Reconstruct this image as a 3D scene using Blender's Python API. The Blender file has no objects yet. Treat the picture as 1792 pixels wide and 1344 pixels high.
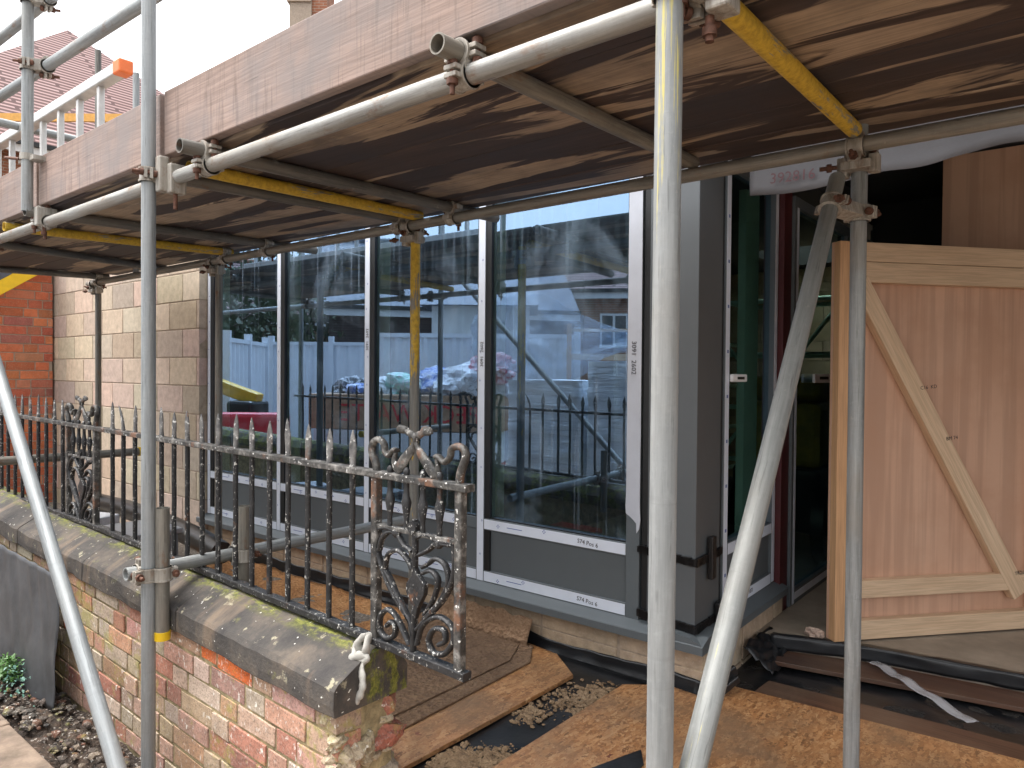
import bpy, bmesh, math, random
from mathutils import Vector, Matrix, noise, Euler
rnd = random.Random(7)
R = math.radians
V = Vector
scn = bpy.context.scene
COL = scn.collection

# ------------------------------------------------------------------ camera, sky, sun, exposure
cam = bpy.data.cameras.new('camera')
cam.sensor_width = 36.0
cam.lens = 36.0 * 1253.48 / 1792.0
cam.clip_start = 0.05
cam.clip_end = 400
camo = bpy.data.objects.new('camera', cam)
COL.objects.link(camo)
def cam_matrix(yaw, pitch, roll, loc):
    f0 = V((-math.sin(yaw), math.cos(yaw), 0)); r0 = V((math.cos(yaw), math.sin(yaw), 0)); u0 = V((0, 0, 1))
    f = f0 * math.cos(pitch) + u0 * math.sin(pitch)
    u = -f0 * math.sin(pitch) + u0 * math.cos(pitch)
    r = r0 * math.cos(roll) + u * math.sin(roll)
    u2 = -r0 * math.sin(roll) + u * math.cos(roll)
    m = Matrix.Identity(4)
    for i in range(3):
        m[i][0] = r[i]; m[i][1] = u2[i]; m[i][2] = -f[i]; m[i][3] = loc[i]
    return m
camo.matrix_world = cam_matrix(.686637, -.0157576, .00846371, (0, 0, 1.57))
scn.camera = camo

SUN_EL, SUN_AZ = 68.0, 235.0          # overcast: high soft light from behind and left of the camera
w = bpy.data.worlds.new("World"); scn.world = w; w.use_nodes = True
nt = w.node_tree; nt.nodes.clear()
sky = nt.nodes.new('ShaderNodeTexSky'); sky.sky_type = 'NISHITA'; sky.sun_disc = False
sky.sun_elevation = R(SUN_EL); sky.sun_rotation = R(SUN_AZ); sky.air_density = 1.0; sky.dust_density = 6.0; sky.ozone_density = 1.0
hs = nt.nodes.new('ShaderNodeHueSaturation'); hs.inputs['Saturation'].default_value = 0.16
bg = nt.nodes.new('ShaderNodeBackground'); bg.inputs['Strength'].default_value = 0.15
ow = nt.nodes.new('ShaderNodeOutputWorld')
nt.links.new(sky.outputs[0], hs.inputs['Color']); nt.links.new(hs.outputs[0], bg.inputs['Color']); nt.links.new(bg.outputs[0], ow.inputs[0])
sl = bpy.data.lights.new('sun', 'SUN'); sl.energy = 0.5; sl.angle = R(50); sl.color = (1.0, 0.97, 0.93)
slo = bpy.data.objects.new('sun', sl); COL.objects.link(slo)
az = R(SUN_AZ)
sd = V((math.sin(az) * math.cos(R(SUN_EL)), math.cos(az) * math.cos(R(SUN_EL)), math.sin(R(SUN_EL))))
slo.rotation_euler = sd.to_track_quat('Z', 'Y').to_euler()
slo.location = sd * 30
scn.view_settings.view_transform = 'Standard'; scn.view_settings.look = 'None'
scn.view_settings.gamma = 1; scn.view_settings.use_curve_mapping = False
scn.view_settings.exposure = 1.82

# ------------------------------------------------------------------ materials
class NT:
    def __init__(s, name):
        s.m = bpy.data.materials.new(name); s.m.use_nodes = True
        s.t = s.m.node_tree; s.t.nodes.clear()
        s.out = s.n('ShaderNodeOutputMaterial'); s.b = s.n('ShaderNodeBsdfPrincipled')
        s.l(s.b.outputs[0], s.out.inputs[0])
        tc = s.n('ShaderNodeTexCoord'); s.obj = tc.outputs['Object']; s.uv = tc.outputs['UV']
    def n(s, t): return s.t.nodes.new(t)
    def l(s, a, b): s.t.links.new(a, b)
    def mp(s, scale=(1, 1, 1), loc=(0, 0, 0), rot=(0, 0, 0), src=None):
        m = s.n('ShaderNodeMapping'); m.inputs['Scale'].default_value = scale; m.inputs['Location'].default_value = loc; m.inputs['Rotation'].default_value = rot
        s.l(src or s.obj, m.inputs[0]); return m.outputs[0]
    def noise(s, scale, vec=None, det=4, rough=.6, dist=0.0):
        n = s.n('ShaderNodeTexNoise'); n.inputs['Scale'].default_value = scale; n.inputs['Detail'].default_value = det
        n.inputs['Roughness'].default_value = rough; n.inputs['Distortion'].default_value = dist
        s.l(vec or s.obj, n.inputs['Vector']); return n.outputs['Fac']
    def voro(s, scale, vec=None, feat='F1', out='Distance'):
        n = s.n('ShaderNodeTexVoronoi'); n.feature = feat; n.inputs['Scale'].default_value = scale
        s.l(vec or s.obj, n.inputs['Vector']); return n.outputs[out]
    def ramp(s, fac, stops, interp='LINEAR'):
        r = s.n('ShaderNodeValToRGB'); r.color_ramp.interpolation = interp
        e = r.color_ramp.elements
        while len(e) < len(stops): e.new(.5)
        for k, (p, c) in enumerate(stops):
            e[k].position = p; e[k].color = (c if isinstance(c, tuple) else (c, c, c)) + (1,)
        s.l(fac, r.inputs[0]); return r.outputs[0]
    def mix(s, fac, a, b, mode='MIX'):
        m = s.n('ShaderNodeMix'); m.data_type = 'RGBA'; m.blend_type = mode
        for v, k in ((fac, 0), (a, 6), (b, 7)):
            if isinstance(v, (int, float)): m.inputs[k].default_value = v if k == 0 else (v, v, v, 1)
            elif isinstance(v, tuple): m.inputs[k].default_value = v + (1,)
            else: s.l(v, m.inputs[k])
        return m.outputs[2]
    def math(s, op, a, b=0.5):
        m = s.n('ShaderNodeMath'); m.operation = op
        for v, k in ((a, 0), (b, 1)):
            if isinstance(v, (int, float)): m.inputs[k].default_value = v
            else: s.l(v, m.inputs[k])
        return m.outputs[0]
    def attr(s, name='Col'):
        a = s.n('ShaderNodeAttribute'); a.attribute_name = name; return a.outputs['Color']
    def col(s, c):
        if isinstance(c, tuple): s.b.inputs['Base Color'].default_value = c + (1,)
        else: s.l(c, s.b.inputs['Base Color'])
    def rough(s, r):
        if isinstance(r, (int, float)): s.b.inputs['Roughness'].default_value = r
        else: s.l(r, s.b.inputs['Roughness'])
    def metal(s, r):
        if isinstance(r, (int, float)): s.b.inputs['Metallic'].default_value = r
        else: s.l(r, s.b.inputs['Metallic'])
    def bump(s, h, strength=.3, dist=.01):
        b = s.n('ShaderNodeBump'); b.inputs['Strength'].default_value = strength; b.inputs['Distance'].default_value = dist
        s.l(h, b.inputs['Height']); s.l(b.outputs[0], s.b.inputs['Normal'])

def galv(name, base=(.38, .40, .40), dark=(.20, .212, .212), rust=.0, yellow=0.0, mud=0.3, seed=0.0, metal=.35, ymin=None, yonly=None, paint=((.62, .40, .035), (.40, .25, .03)), ys=(6, 6, 1.0)):
    t = NT(name)
    o = t.mp((1, 1, 1), (seed, seed * .7, seed * 1.3))
    st = t.noise(1.0, t.mp((60, 60, 3.0), (seed, 0, seed)), 5, .65)
    sp = t.noise(55, o, 4, .7)
    big = t.noise(3.2, t.mp((1.5, 1.5, 1), (seed, 2, seed)), 4, .6)
    c = t.mix(t.ramp(st, [(.35, 0.0), (.7, 1.0)]), dark, base)
    c = t.mix(t.math('MULTIPLY', t.ramp(sp, [(.52, 0.0), (.70, 1.0)]), .22), c, tuple(min(1, x * 1.3) for x in base))
    scr = t.noise(1.0, t.mp((130, 130, 7), (seed, 4, seed)), 3, .6)
    c = t.mix(t.math('MULTIPLY', t.ramp(scr, [(.60, 0.0), (.68, 1.0)]), .55), c, tuple(x * .55 for x in dark))
    ringn = t.noise(1.0, t.mp((3, 3, 42), (seed, 8, seed)), 4, .7)
    c = t.mix(t.math('MULTIPLY', t.ramp(ringn, [(.56, 0.0), (.70, 1.0)]), .35), c, tuple(x * .6 for x in base))
    cem = t.noise(20, t.mp((1, 1, .8), (seed + 6, 1, seed)), 5, .7)
    c = t.mix(t.math('MULTIPLY', t.ramp(cem, [(.66, 0.0), (.70, 1.0)]), .4), c, (.40, .375, .33))
    c = t.mix(t.math('MULTIPLY', t.ramp(big, [(.5, 0.0), (.68, 1.0)]), mud), c, (.27, .235, .19))
    if rust > 0:
        rn = t.noise(9, t.mp((1.4, 1.4, .7), (seed + 3, 0, seed)), 6, .7)
        c = t.mix(t.math('MULTIPLY', t.ramp(rn, [(.62 - rust * .15, 0.0), (.72 - rust * .12, 1.0)]), .75), c, (.2, .1, .05))
    if yellow > 0:
        yn = t.noise(5, t.mp(ys, (seed, 5, seed)), 6, .72)
        if yonly:                                   # the paint covers one stretch of the tube and thins out towards its end
            sx = t.n('ShaderNodeSeparateXYZ'); t.l(t.obj, sx.inputs[0])
            lo = yonly[0] > .01
            zz = t.math('MULTIPLY', t.math('SUBTRACT', sx.outputs[2], yonly[0]) if lo else t.math('SUBTRACT', yonly[1], sx.outputs[2]), 1.6)
            bias = t.math('MINIMUM', t.math('MAXIMUM', zz, -1.0), 1.0)
            yn = t.math('ADD', yn, t.math('MULTIPLY', t.math('SUBTRACT', bias, .75), .16))
        m = t.ramp(yn, [(.62 - yellow * .3, 0.0), (.66 - yellow * .3, 1.0)])
        c = t.mix(m, c, t.mix(t.ramp(sp, [(.4, 0.0), (.7, 1.0)]), paint[0], paint[1]))
        t.metal(t.math('MULTIPLY', t.math('SUBTRACT', 1.0, m), metal))
    else:
        t.metal(metal)
    t.col(c)
    t.rough(t.ramp(sp, [(.3, .5), (.7, .7)]))
    t.bump(t.math('ADD', t.math('MULTIPLY', st, .3), sp), .18, .003)
    return t.m

M = {}
for k in range(5):
    M['galv%d' % k] = galv('galvanised_tube_%d' % k, seed=k * 3.7, mud=.25 + .12 * (k % 3), rust=.25 if k in (1, 3) else .0)
M['galv_light'] = galv('galvanised_tube_pale', base=(.37, .39, .395), dark=(.235, .25, .255), seed=11, mud=.15)
M['galv_ledger'] = galv('galvanised_tube_stained', base=(.42, .42, .40), dark=(.22, .21, .19), seed=14, mud=.55, rust=.35)
M['galv_yellowstreak'] = galv('galvanised_tube_yellow_streaks', base=(.345, .355, .35), dark=(.22, .23, .23), seed=5, yellow=.50, mud=.25, yonly=(1.98, 6), paint=((.52, .45, .13), (.47, .42, .20)), ys=(22, 22, .5))
M['galv_brace'] = galv('galvanised_tube_brace', base=(.31, .315, .30), dark=(.19, .195, .185), seed=9, yellow=.42, mud=.25, yonly=(0.0, 1.32), paint=((.55, .47, .12), (.48, .43, .2)), ys=(18, 18, .4))
M['galv_dark'] = galv('galvanised_tube_dirty', base=(.21, .20, .18), dark=(.10, .098, .09), seed=2, mud=.4, rust=.2)
M['galv_mud'] = galv('galvanised_tube_muddy', base=(.30, .28, .24), dark=(.15, .14, .12), seed=6, mud=.5, rust=.15)
M['yellow_tube'] = galv('yellow_painted_tube', base=(.30, .29, .26), dark=(.16, .155, .14), seed=4, yellow=.74, mud=.25, metal=.1)
M['yellow_top'] = galv('tube_with_yellow_top', base=(.30, .29, .26), dark=(.17, .165, .15), seed=8, yellow=.9, mud=.3, yonly=(1.46, 9))
M['coupler'] = galv('coupler_steel', base=(.50, .47, .42), dark=(.24, .215, .18), rust=.5, seed=1, mud=.4, metal=.25)

def simple(name, c, rough=.5, metal=0.0, var=.25, scale=14, bump=.1, bscale=None, spec=None):
    t = NT(name)
    n = t.noise(scale, None, 5, .65)
    d = tuple(x * (1 - var) for x in c); u = tuple(min(1, x * (1 + var)) for x in c)
    t.col(t.ramp(n, [(.3, d), (.7, u)])); t.rough(rough); t.metal(metal)
    if bump: t.bump(t.noise(bscale or scale * 5, None, 4), bump, .004)
    if spec is not None: t.b.inputs['Specular IOR Level'].default_value = spec
    return t.m
M['bolt'] = simple('rusty_bolt', (.12, .055, .035), .7, .3, .5, 60)
M['bolt_grey'] = simple('dull_bolt', (.23, .2, .17), .6, .4, .4, 60)
M['yellow_cap'] = simple('yellow_plastic', (.75, .48, .01), .45, 0, .1)
M['orange_cap'] = simple('orange_plastic', (.8, .18, .045), .5, 0, .12)
M['black_plastic'] = simple('black_plastic', (.012, .012, .013), .35, 0, .3, 20, .15)
M['dark_grey_sheet'] = simple('grey_slate_sheet', (.06, .064, .07), .6, 0, .4, 6, .3, 26)
M['alu'] = simple('ladder_aluminium', (.55, .54, .52), .42, .6, .15, 12)

def wood(name, dark, light, axis=0, scale=1.0, rough=.65, wet=None, fleck=None, contrast=(.3, .7), bump=.25, saw=0):
    """timber with the grain along one axis of the object"""
    t = NT(name)
    sc = [22 * scale] * 3; sc[axis] = 1.1 * scale
    g = t.noise(1.0, t.mp(tuple(sc)), 6, .62, .6)
    sc2 = [120 * scale] * 3; sc2[axis] = 4 * scale
    f = t.noise(1.0, t.mp(tuple(sc2)), 3, .6)
    c = t.ramp(g, [(contrast[0], dark), (contrast[1], light)])
    c = t.mix(t.math('MULTIPLY', t.ramp(f, [(.42, 1.0), (.55, 0.0)]), .35), c, tuple(x * .6 for x in dark))
    if fleck:
        sc3 = [4.1] * 3; sc3[axis] = .62
        k = t.noise(1.0, t.mp(tuple(sc3), (3, 1, 7)), 6, .56, .9)
        c = t.mix(t.ramp(k, [(fleck[1], 0.0), (fleck[1] + .02, 1.0)]), c, t.mix(t.ramp(f, [(.35, 0.0), (.6, 1.0)]), tuple(x * .7 for x in fleck[0]), fleck[0]))
    if saw:                                          # saw marks, dents and dirt across the grain
        sw = t.noise(1.0, t.mp((40, 3, 3.5)), 4, .65); sw2 = t.noise(1.0, t.mp((160, 3, 6)), 2, .5)
        c = t.mix(t.math('MULTIPLY', t.ramp(sw, [(.55, 0.0), (.70, 1.0)]), saw), c, tuple(x * .42 for x in dark))
        c = t.mix(t.math('MULTIPLY', t.ramp(sw2, [(.60, 0.0), (.66, 1.0)]), saw * .6), c, tuple(x * .5 for x in dark))
        cr = t.noise(1.0, t.mp((1.1, 3, 55), (4, 0, 2)), 4, .6, .3); cm = t.noise(3.0, t.mp((1, 1, 1), (8, 8, 1)), 3)
        c = t.mix(t.math('MULTIPLY', t.ramp(cr, [(.655, 0.0), (.67, .9)]), t.ramp(cm, [(.5, 0.0), (.56, 1.0)])), c, (.03, .02, .016))
        kn = t.voro(2.6, t.mp((1, 1, 1.6)), out='Distance')
        c = t.mix(t.ramp(kn, [(.035, .85), (.075, 0.0)]), c, tuple(x * .35 for x in dark))
    if wet:
        k = t.noise(2.2, t.mp((1, 1, 1), (9, 2, 4)), 5, .6)
        c = t.mix(t.math('MULTIPLY', t.ramp(k, [(.45, 0.0), (.62, 1.0)]), wet[1]), c, wet[0])
    t.col(c); t.rough(rough)
    t.bump(t.math('ADD', g, t.math('MULTIPLY', f, .6)), bump, .004)
    return t.m
M['toe'] = wood('weathered_toe_board', (.225, .155, .125), (.365, .265, .22), 0, 1, .8, saw=.55, wet=((.20, .17, .16), .8), contrast=(.25, .75), bump=.35)
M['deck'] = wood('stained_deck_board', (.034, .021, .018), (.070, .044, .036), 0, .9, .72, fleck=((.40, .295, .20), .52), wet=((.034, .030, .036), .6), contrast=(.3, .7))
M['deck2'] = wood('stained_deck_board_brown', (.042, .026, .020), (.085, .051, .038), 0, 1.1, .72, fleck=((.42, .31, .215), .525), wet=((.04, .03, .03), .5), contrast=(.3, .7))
M['pine'] = wood('planed_softwood', (.62, .43, .27), (.76, .57, .39), 0, 1, .6, contrast=(.3, .75), bump=.12)
M['pine_z'] = wood('planed_softwood_upright', (.56, .315, .155), (.68, .41, .22), 2, 1, .6, contrast=(.3, .75), bump=.12)
M['ply'] = wood('pink_brown_plywood', (.56, .325, .215), (.68, .435, .305), 2, .16, .55, contrast=(.2, .8), bump=.05, wet=((.50, .28, .175), .5))
M['wet_ply'] = wood('wet_brown_ply', (.06, .03, .02), (.13, .065, .04), 0, .6, .32, wet=((.16, .11, .075), .5))

def osb():
    t = NT('wet_osb')
    cs = []
    for k, (rot, loc) in enumerate(((0.25, 0), (1.3, 4), (2.3, 9))):
        v = t.mp((75, 24, 60), (loc, loc, 0), (0, 0, rot))
        # warp a little so flakes are not straight-edged
        cs.append(t.voro(1.0, v, out='Color'))
    sel = t.noise(48, None, 3, .6)
    c = t.mix(t.ramp(sel, [(.45, 0.0), (.47, 1.0)]), cs[0], cs[1])
    c = t.mix(t.ramp(t.noise(55, t.mp(loc=(4, 4, 4)), 3), [(.56, 0.0), (.58, 1.0)]), c, cs[2])
    bw = t.n('ShaderNodeRGBToBW'); t.l(c, bw.inputs[0])
    f = t.noise(1, t.mp((160, 40, 60), rot=(0, 0, .5)), 3)
    h = t.math('ADD', t.math('MULTIPLY', bw.outputs[0], .75), t.math('MULTIPLY', f, .3))
    col = t.ramp(h, [(.20, (.17, .075, .03)), (.42, (.32, .145, .055)), (.62, (.41, .205, .085)), (.85, (.52, .31, .15))])
    dirt = t.noise(2.3, None, 6, .62)
    col = t.mix(t.math('MULTIPLY', t.ramp(dirt, [(.44, 0.0), (.64, 1.0)]), .8), col, (.185, .115, .065))
    col = t.mix(t.ramp(t.noise(14, t.mp(loc=(3, 8, 1)), 3), [(.70, 0.0), (.73, 1.0)]), col, (.16, .05, .025))
    t.col(col); t.rough(t.ramp(dirt, [(.4, .28), (.65, .6)])); t.bump(h, .35, .004)
    return t.m
M['osb'] = osb()

def brick_attr(name, mort=False, specks=(.8, .77, .7), moss=0.0, bump=.5, stain=.3):
    t = NT(name)
    c = t.attr()
    n = t.noise(16, None, 6, .7); n2 = t.noise(70, None, 4, .7)
    c = t.mix(.35, c, t.ramp(n, [(.3, .25), (.7, .95)]), 'OVERLAY')
    c = t.mix(t.math('MULTIPLY', t.ramp(n2, [(.56, 0.0), (.63, 1.0)]), .35), c, (.52, .43, .36))
    big = t.noise(4.2, t.mp(loc=(2, 5, 1)), 5, .65)
    c = t.mix(t.math('MULTIPLY', t.ramp(big, [(.5, 0.0), (.68, 1.0)]), stain), c, (.33, .27, .20))
    if specks:
        g = t.noise(130, None, 3, .6)
        c = t.mix(t.math('MULTIPLY', t.ramp(g, [(.50, 0.0), (.62, 1.0)]), .45), c, (.10, .07, .05))
        pm = t.noise(6, t.mp(loc=(1, 9, 4)), 4, .6)
        sp = t.noise(75, t.mp((1, 1, .6), (1, 7, 4)), 3, .6)
        c = t.mix(t.math('MULTIPLY', t.ramp(sp, [(.60, 0.0), (.64, 1.0)]), t.ramp(pm, [(.45, 0.05), (.62, .95)])), c, specks)
    if moss:
        mo = t.noise(5.5, t.mp(loc=(7, 1, 3)), 6, .7)
        mm = t.noise(38, t.mp(loc=(4, 0, 3)), 4, .7)
        c = t.mix(t.math('MULTIPLY', t.ramp(t.math('ADD', t.math('MULTIPLY', mo, .7), t.math('MULTIPLY', mm, .35)), [(.56, 0.0), (.62, 1.0)]), moss), c, (.33, .31, .07))
    t.col(c); t.rough(.88)
    t.bump(t.math('ADD', n, t.math('MULTIPLY', n2, .6)), bump, .008)
    return t.m
M['old_brick'] = brick_attr('old_painted_brick', moss=.55)
M['red_brick'] = brick_attr('red_house_brick', specks=None, moss=0, bump=.3, stain=.12)
M['block'] = brick_attr('concrete_block', specks=None, bump=.35, stain=.15)
M['tan_brick'] = brick_attr('tan_inner_brick', specks=None, bump=.3)
M['mortar_old'] = simple('old_lime_mortar', (.29, .235, .13), .95, 0, .6, 22, .9)
M['mortar_grey'] = simple('grey_mortar', (.36, .29, .23), .95, 0, .2, 30, .3)
M['mortar_block'] = simple('block_mortar', (.335, .265, .20), .95, 0, .25, 25, .3)

def coping_mat():
    t = NT('weathered_coping_stone')
    n = t.noise(6, None, 6, .68); f = t.noise(60, None, 4, .7)
    st = t.noise(1.0, t.mp((8, 2.2, 2.2)), 5, .6)
    c = t.ramp(n, [(.28, (.026, .024, .025)), (.5, (.065, .057, .050)), (.74, (.165, .13, .098))])
    c = t.mix(t.math('MULTIPLY', t.ramp(st, [(.55, 0.0), (.68, 1.0)]), .7), c, (.20, .145, .10))
    lich = t.noise(15, t.mp(loc=(4, 4, 2)), 5, .65)
    c = t.mix(t.math('MULTIPLY', t.ramp(lich, [(.62, 0.0), (.67, 1.0)]), .7), c, (.42, .38, .26))
    sx = t.n('ShaderNodeSeparateXYZ'); t.l(t.obj, sx.inputs[0])
    ym = t.ramp(sx.outputs[1], [(.09, 0.0), (.135, 1.0)])      # moss grows on the back half, under the rail
    mo = t.noise(13, t.mp((1.0, 2.0, 1)), 6, .72)
    mk = t.math('MULTIPLY', t.ramp(mo, [(.46, 0.0), (.56, 1.0)]), ym)
    c = t.mix(mk, c, t.ramp(f, [(.35, (.06, .07, .012)), (.62, (.22, .22, .04)), (.75, (.40, .34, .16))]))
    mo2 = t.noise(8, t.mp(loc=(9, 9, 2)), 5, .7)
    c = t.mix(t.math('MULTIPLY', t.ramp(mo2, [(.60, 0.0), (.70, 1.0)]), .55), c, (.20, .20, .055))
    sp = t.noise(75, t.mp((1, .6, 1), (1, 2, 4)), 2, .5)
    c = t.mix(t.ramp(sp, [(.72, 0.0), (.74, 1.0)]), c, (.72, .70, .64))
    t.col(c); t.rough(.85); t.bump(t.math('ADD', n, t.math('MULTIPLY', f, .5)), .6, .01)
    return t.m
M['coping'] = coping_mat()

def iron():
    t = NT('flaking_black_iron_paint')
    n = t.noise(28, None, 6, .7); f = t.noise(85, None, 3, .6)
    r = t.noise(7, t.mp((1, 1, .8), (3, 3, 3)), 5, .65)
    c = t.ramp(n, [(.3, (.010, .010, .011)), (.62, (.030, .030, .031)), (.75, (.11, .105, .10))])
    c = t.mix(t.ramp(r, [(.63, 0.0), (.70, .8)]), c, (.19, .085, .04))
    pm = t.noise(11, t.mp(loc=(5, 1, 2)), 4, .65)
    f2 = t.noise(150, t.mp((1, 1, .5)), 2, .6)
    c = t.mix(t.math('MULTIPLY', t.ramp(f, [(.60, 0.0), (.64, 1.0)]), t.ramp(pm, [(.48, .0), (.6, 1.0)])), c, (.55, .54, .50))
    c = t.mix(t.ramp(f2, [(.66, 0.0), (.69, .9)]), c, (.5, .49, .46))
    t.col(c); t.rough(.5); t.metal(.1); t.bump(t.math('ADD', n, f), .55, .004)
    return t.m
M['iron'] = iron()
def iron_pale():
    t = NT('worn_grey_iron_paint')
    n = t.noise(24, None, 6, .7); f = t.noise(70, None, 3, .6)
    r = t.noise(9, t.mp((1, 1, .8), (1, 3, 8)), 5, .65)
    c = t.ramp(n, [(.36, (.016, .016, .016)), (.52, (.07, .066, .06)), (.70, (.30, .285, .26))])
    c = t.mix(t.ramp(r, [(.56, 0.0), (.66, .8)]), c, (.20, .09, .045))
    c = t.mix(t.ramp(f, [(.64, 0.0), (.68, 1.0)]), c, (.72, .71, .68))
    t.col(c); t.rough(.55); t.bump(t.math('ADD', n, f), .6, .004)
    return t.m
M['iron_pale'] = iron_pale()
def iron_spear():
    t = NT('bleached_iron_paint'); n = t.noise(20, None, 6, .7); f = t.noise(60, None, 3, .6); r = t.noise(8, t.mp(loc=(2, 2, 8)), 5, .65)
    c = t.ramp(n, [(.34, (.04, .04, .04)), (.52, (.13, .125, .12)), (.70, (.30, .29, .27))])
    c = t.mix(t.ramp(r, [(.58, 0.0), (.66, .85)]), c, (.19, .085, .04)); c = t.mix(t.ramp(f, [(.60, 0.0), (.64, 1.0)]), c, (.58, .57, .54))
    t.col(c); t.rough(.55); t.bump(t.math('ADD', n, f), .5, .004); return t.m
M['iron_spear'] = iron_spear()

M['frame'] = simple('grey_powder_coat', (.105, .122, .132), .42, 0, .05, 4, .04, 200)
M['panel'] = simple('grey_panel', (.098, .112, .120), .5, 0, .05, 3, .05, 300)
M['col_grey'] = simple('grey_column_cladding', (.098, .108, .115), .45, 0, .05, 3, .04, 200)
M['tape'] = simple('white_protective_tape', (.66, .71, .80), .38, 0, .05, 9, .12, 26)
M['tape_grey'] = simple('grey_protective_tape', (.47, .495, .55), .4, 0, .06, 9, .12, 26)
M['gasket'] = simple('black_gasket', (.01, .011, .012), .45, 0, .2, 20, 0)
M['ink'] = simple('blue_ink', (.13, .18, .40), .6, 0, .1, 20, 0)
M['pen'] = simple('black_pen', (.02, .02, .025), .6, 0, .1, 20, 0)
M['red_paint'] = simple('dark_red_steel_primer', (.07, .010, .012), .5, 0, .2, 8)
M['inner_tape'] = simple('inner_frame_film', (.78, .88, .82), .5, 0, .1, 6, 0)
M['inner_green'] = simple('green_tinted_inner_post', (.30, .40, .36), .5, 0, .1, 6, 0)
M['white_plate'] = simple('white_plate', (.78, .78, .80), .4, 0, .04, 6, 0)
M['membrane'] = simple('grey_breather_membrane', (.11, .107, .112), .75, 0, .10, 3, .3, 60)
M['faded_ink'] = simple('faded_red_ink', (.10, .045, .05), .8, 0, .15, 40, 0)
M['concrete'] = simple('concrete_slab', (.27, .225, .175), .7, 0, .28, 3.5, .25, 50)
M['dpm'] = simple('black_damp_membrane', (.012, .013, .015), .28, 0, .6, 5, .45, 16)
M['gravel'] = None

def dirt_mat(name, a, b, c, stones=True):
    t = NT(name)
    n = t.noise(5, None, 7, .7); f = t.noise(42, None, 5, .75)
    v = t.voro(48)
    col = t.ramp(t.math('ADD', t.math('MULTIPLY', n, .5), t.math('MULTIPLY', f, .5)), [(.38, a), (.52, b), (.64, c)])
    if stones:
        st = t.noise(60, t.mp(loc=(3, 3, 1)), 2, .4)
        col = t.mix(t.ramp(st, [(.63, 0.0), (.66, 1.0)]), col, (.34, .30, .26))
    t.col(col); t.rough(.9); t.bump(t.math('ADD', f, t.math('MULTIPLY', v, .8)), .9, .02)
    return t.m
M['brown_sheet'] = dirt_mat('muddy_brown_sheet', (.13, .075, .042), (.20, .12, .068), (.28, .175, .10), False)
M['soil'] = dirt_mat('dark_stony_soil', (.018, .014, .012), (.06, .042, .03), (.14, .09, .06))
M['yard'] = dirt_mat('yard_ground', (.12, .10, .08), (.19, .16, .13), (.27, .235, .19))
M['sand'] = dirt_mat('spilled_sand', (.19, .12, .065), (.30, .20, .115), (.40, .29, .17), False)
M['pave'] = simple('worn_paving_slab', (.26, .195, .145), .85, 0, .45, 9, .6, 60)
M['orange_dust'] = dirt_mat('orange_sawdust', (.30, .13, .045), (.46, .22, .08), (.58, .32, .14), False)
M['stone_y'] = brick_attr('rubble_stone', moss=.35, bump=.9)
M['rag'] = simple('white_rag', (.37, .355, .32), .85, 0, .2, 25, .4, 90)
M['hoard'] = simple('white_hoarding_sheet', (.72, .75, .80), .5, 0, .05, 5)
M['shed'] = simple('white_weatherboard', (.70, .71, .70), .6, 0, .08, 5)
M['slate'] = simple('blue_grey_slate', (.11, .13, .18), .55, 0, .2, 6)
M['dark_brick'] = simple('dark_brown_brick', (.085, .055, .048), .85, 0, .3, 9)
M['orange_brick'] = simple('orange_brick', (.30, .115, .06), .85, 0, .3, 9)
def far_brick(name, c1, c2, mo):
    t = NT(name); b = t.n('ShaderNodeTexBrick'); g = t.n('ShaderNodeNewGeometry'); sx = t.n('ShaderNodeSeparateXYZ'); t.l(t.obj, sx.inputs[0])
    cx = t.n('ShaderNodeCombineXYZ'); t.l(t.math('ADD', sx.outputs[0], sx.outputs[1]), cx.inputs[0]); t.l(sx.outputs[2], cx.inputs[1]); t.l(cx.outputs[0], b.inputs['Vector'])
    b.inputs['Scale'].default_value = 1; b.inputs['Brick Width'].default_value = .225; b.inputs['Row Height'].default_value = .075; b.inputs['Mortar Size'].default_value = .006
    b.inputs['Color1'].default_value = c1 + (1,); b.inputs['Color2'].default_value = c2 + (1,); b.inputs['Mortar'].default_value = mo + (1,)
    t.col(t.mix(.5, b.outputs['Color'], t.ramp(t.noise(3), [(.3, .3), (.7, .75)]), 'OVERLAY')); t.rough(.88); return t.m
M['orange_brick'] = far_brick('orange_brick', (.30, .115, .06), (.24, .085, .045), (.33, .28, .22))
M['dark_brick'] = far_brick('dark_brown_brick', (.085, .055, .048), (.06, .04, .036), (.12, .10, .09))
M['window_white'] = simple('white_window_frame', (.75, .75, .75), .5, 0, .04)
M['win_dark'] = simple('dark_window_pane', (.03, .035, .045), .1, 0, .2)
M['red_plastic'] = simple('red_plastic', (.55, .02, .035), .4, 0, .1)
M['yellow_dull'] = simple('dull_yellow_machine_paint', (.34, .22, .02), .5, 0, .3)
M['yellow_machine'] = simple('yellow_machine_paint', (.60, .36, .02), .4, 0, .2)
M['skip_tan'] = simple('tan_skip_paint', (.33, .21, .13), .6, 0, .25)
M['skip_white'] = simple('white_skip_paint', (.60, .62, .66), .5, 0, .1)
M['skip_red'] = simple('red_skip_paint', (.48, .02, .03), .5, 0, .15)
M['leaf'] = simple('dark_leaf', (.045, .065, .022), .6, 0, .5, 3, 0)
M['leaf_bright'] = simple('fresh_leaf', (.07, .17, .035), .5, 0, .4, 30, 0)
M['leaf_blue'] = simple('blue_green_leaf', (.10, .22, .17), .5, 0, .4, 30, 0)
M['bark'] = simple('bark', (.07, .05, .035), .9, 0, .3)
M['dark_room'] = simple('dark_interior', (.03, .03, .032), .8, 0, .3, 3)  # darkness of the unlit rooms is put into the wall colour
M['green_steel'] = simple('pale_green_steel', (.55, .82, .70), .4, .1, .1)
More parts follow.
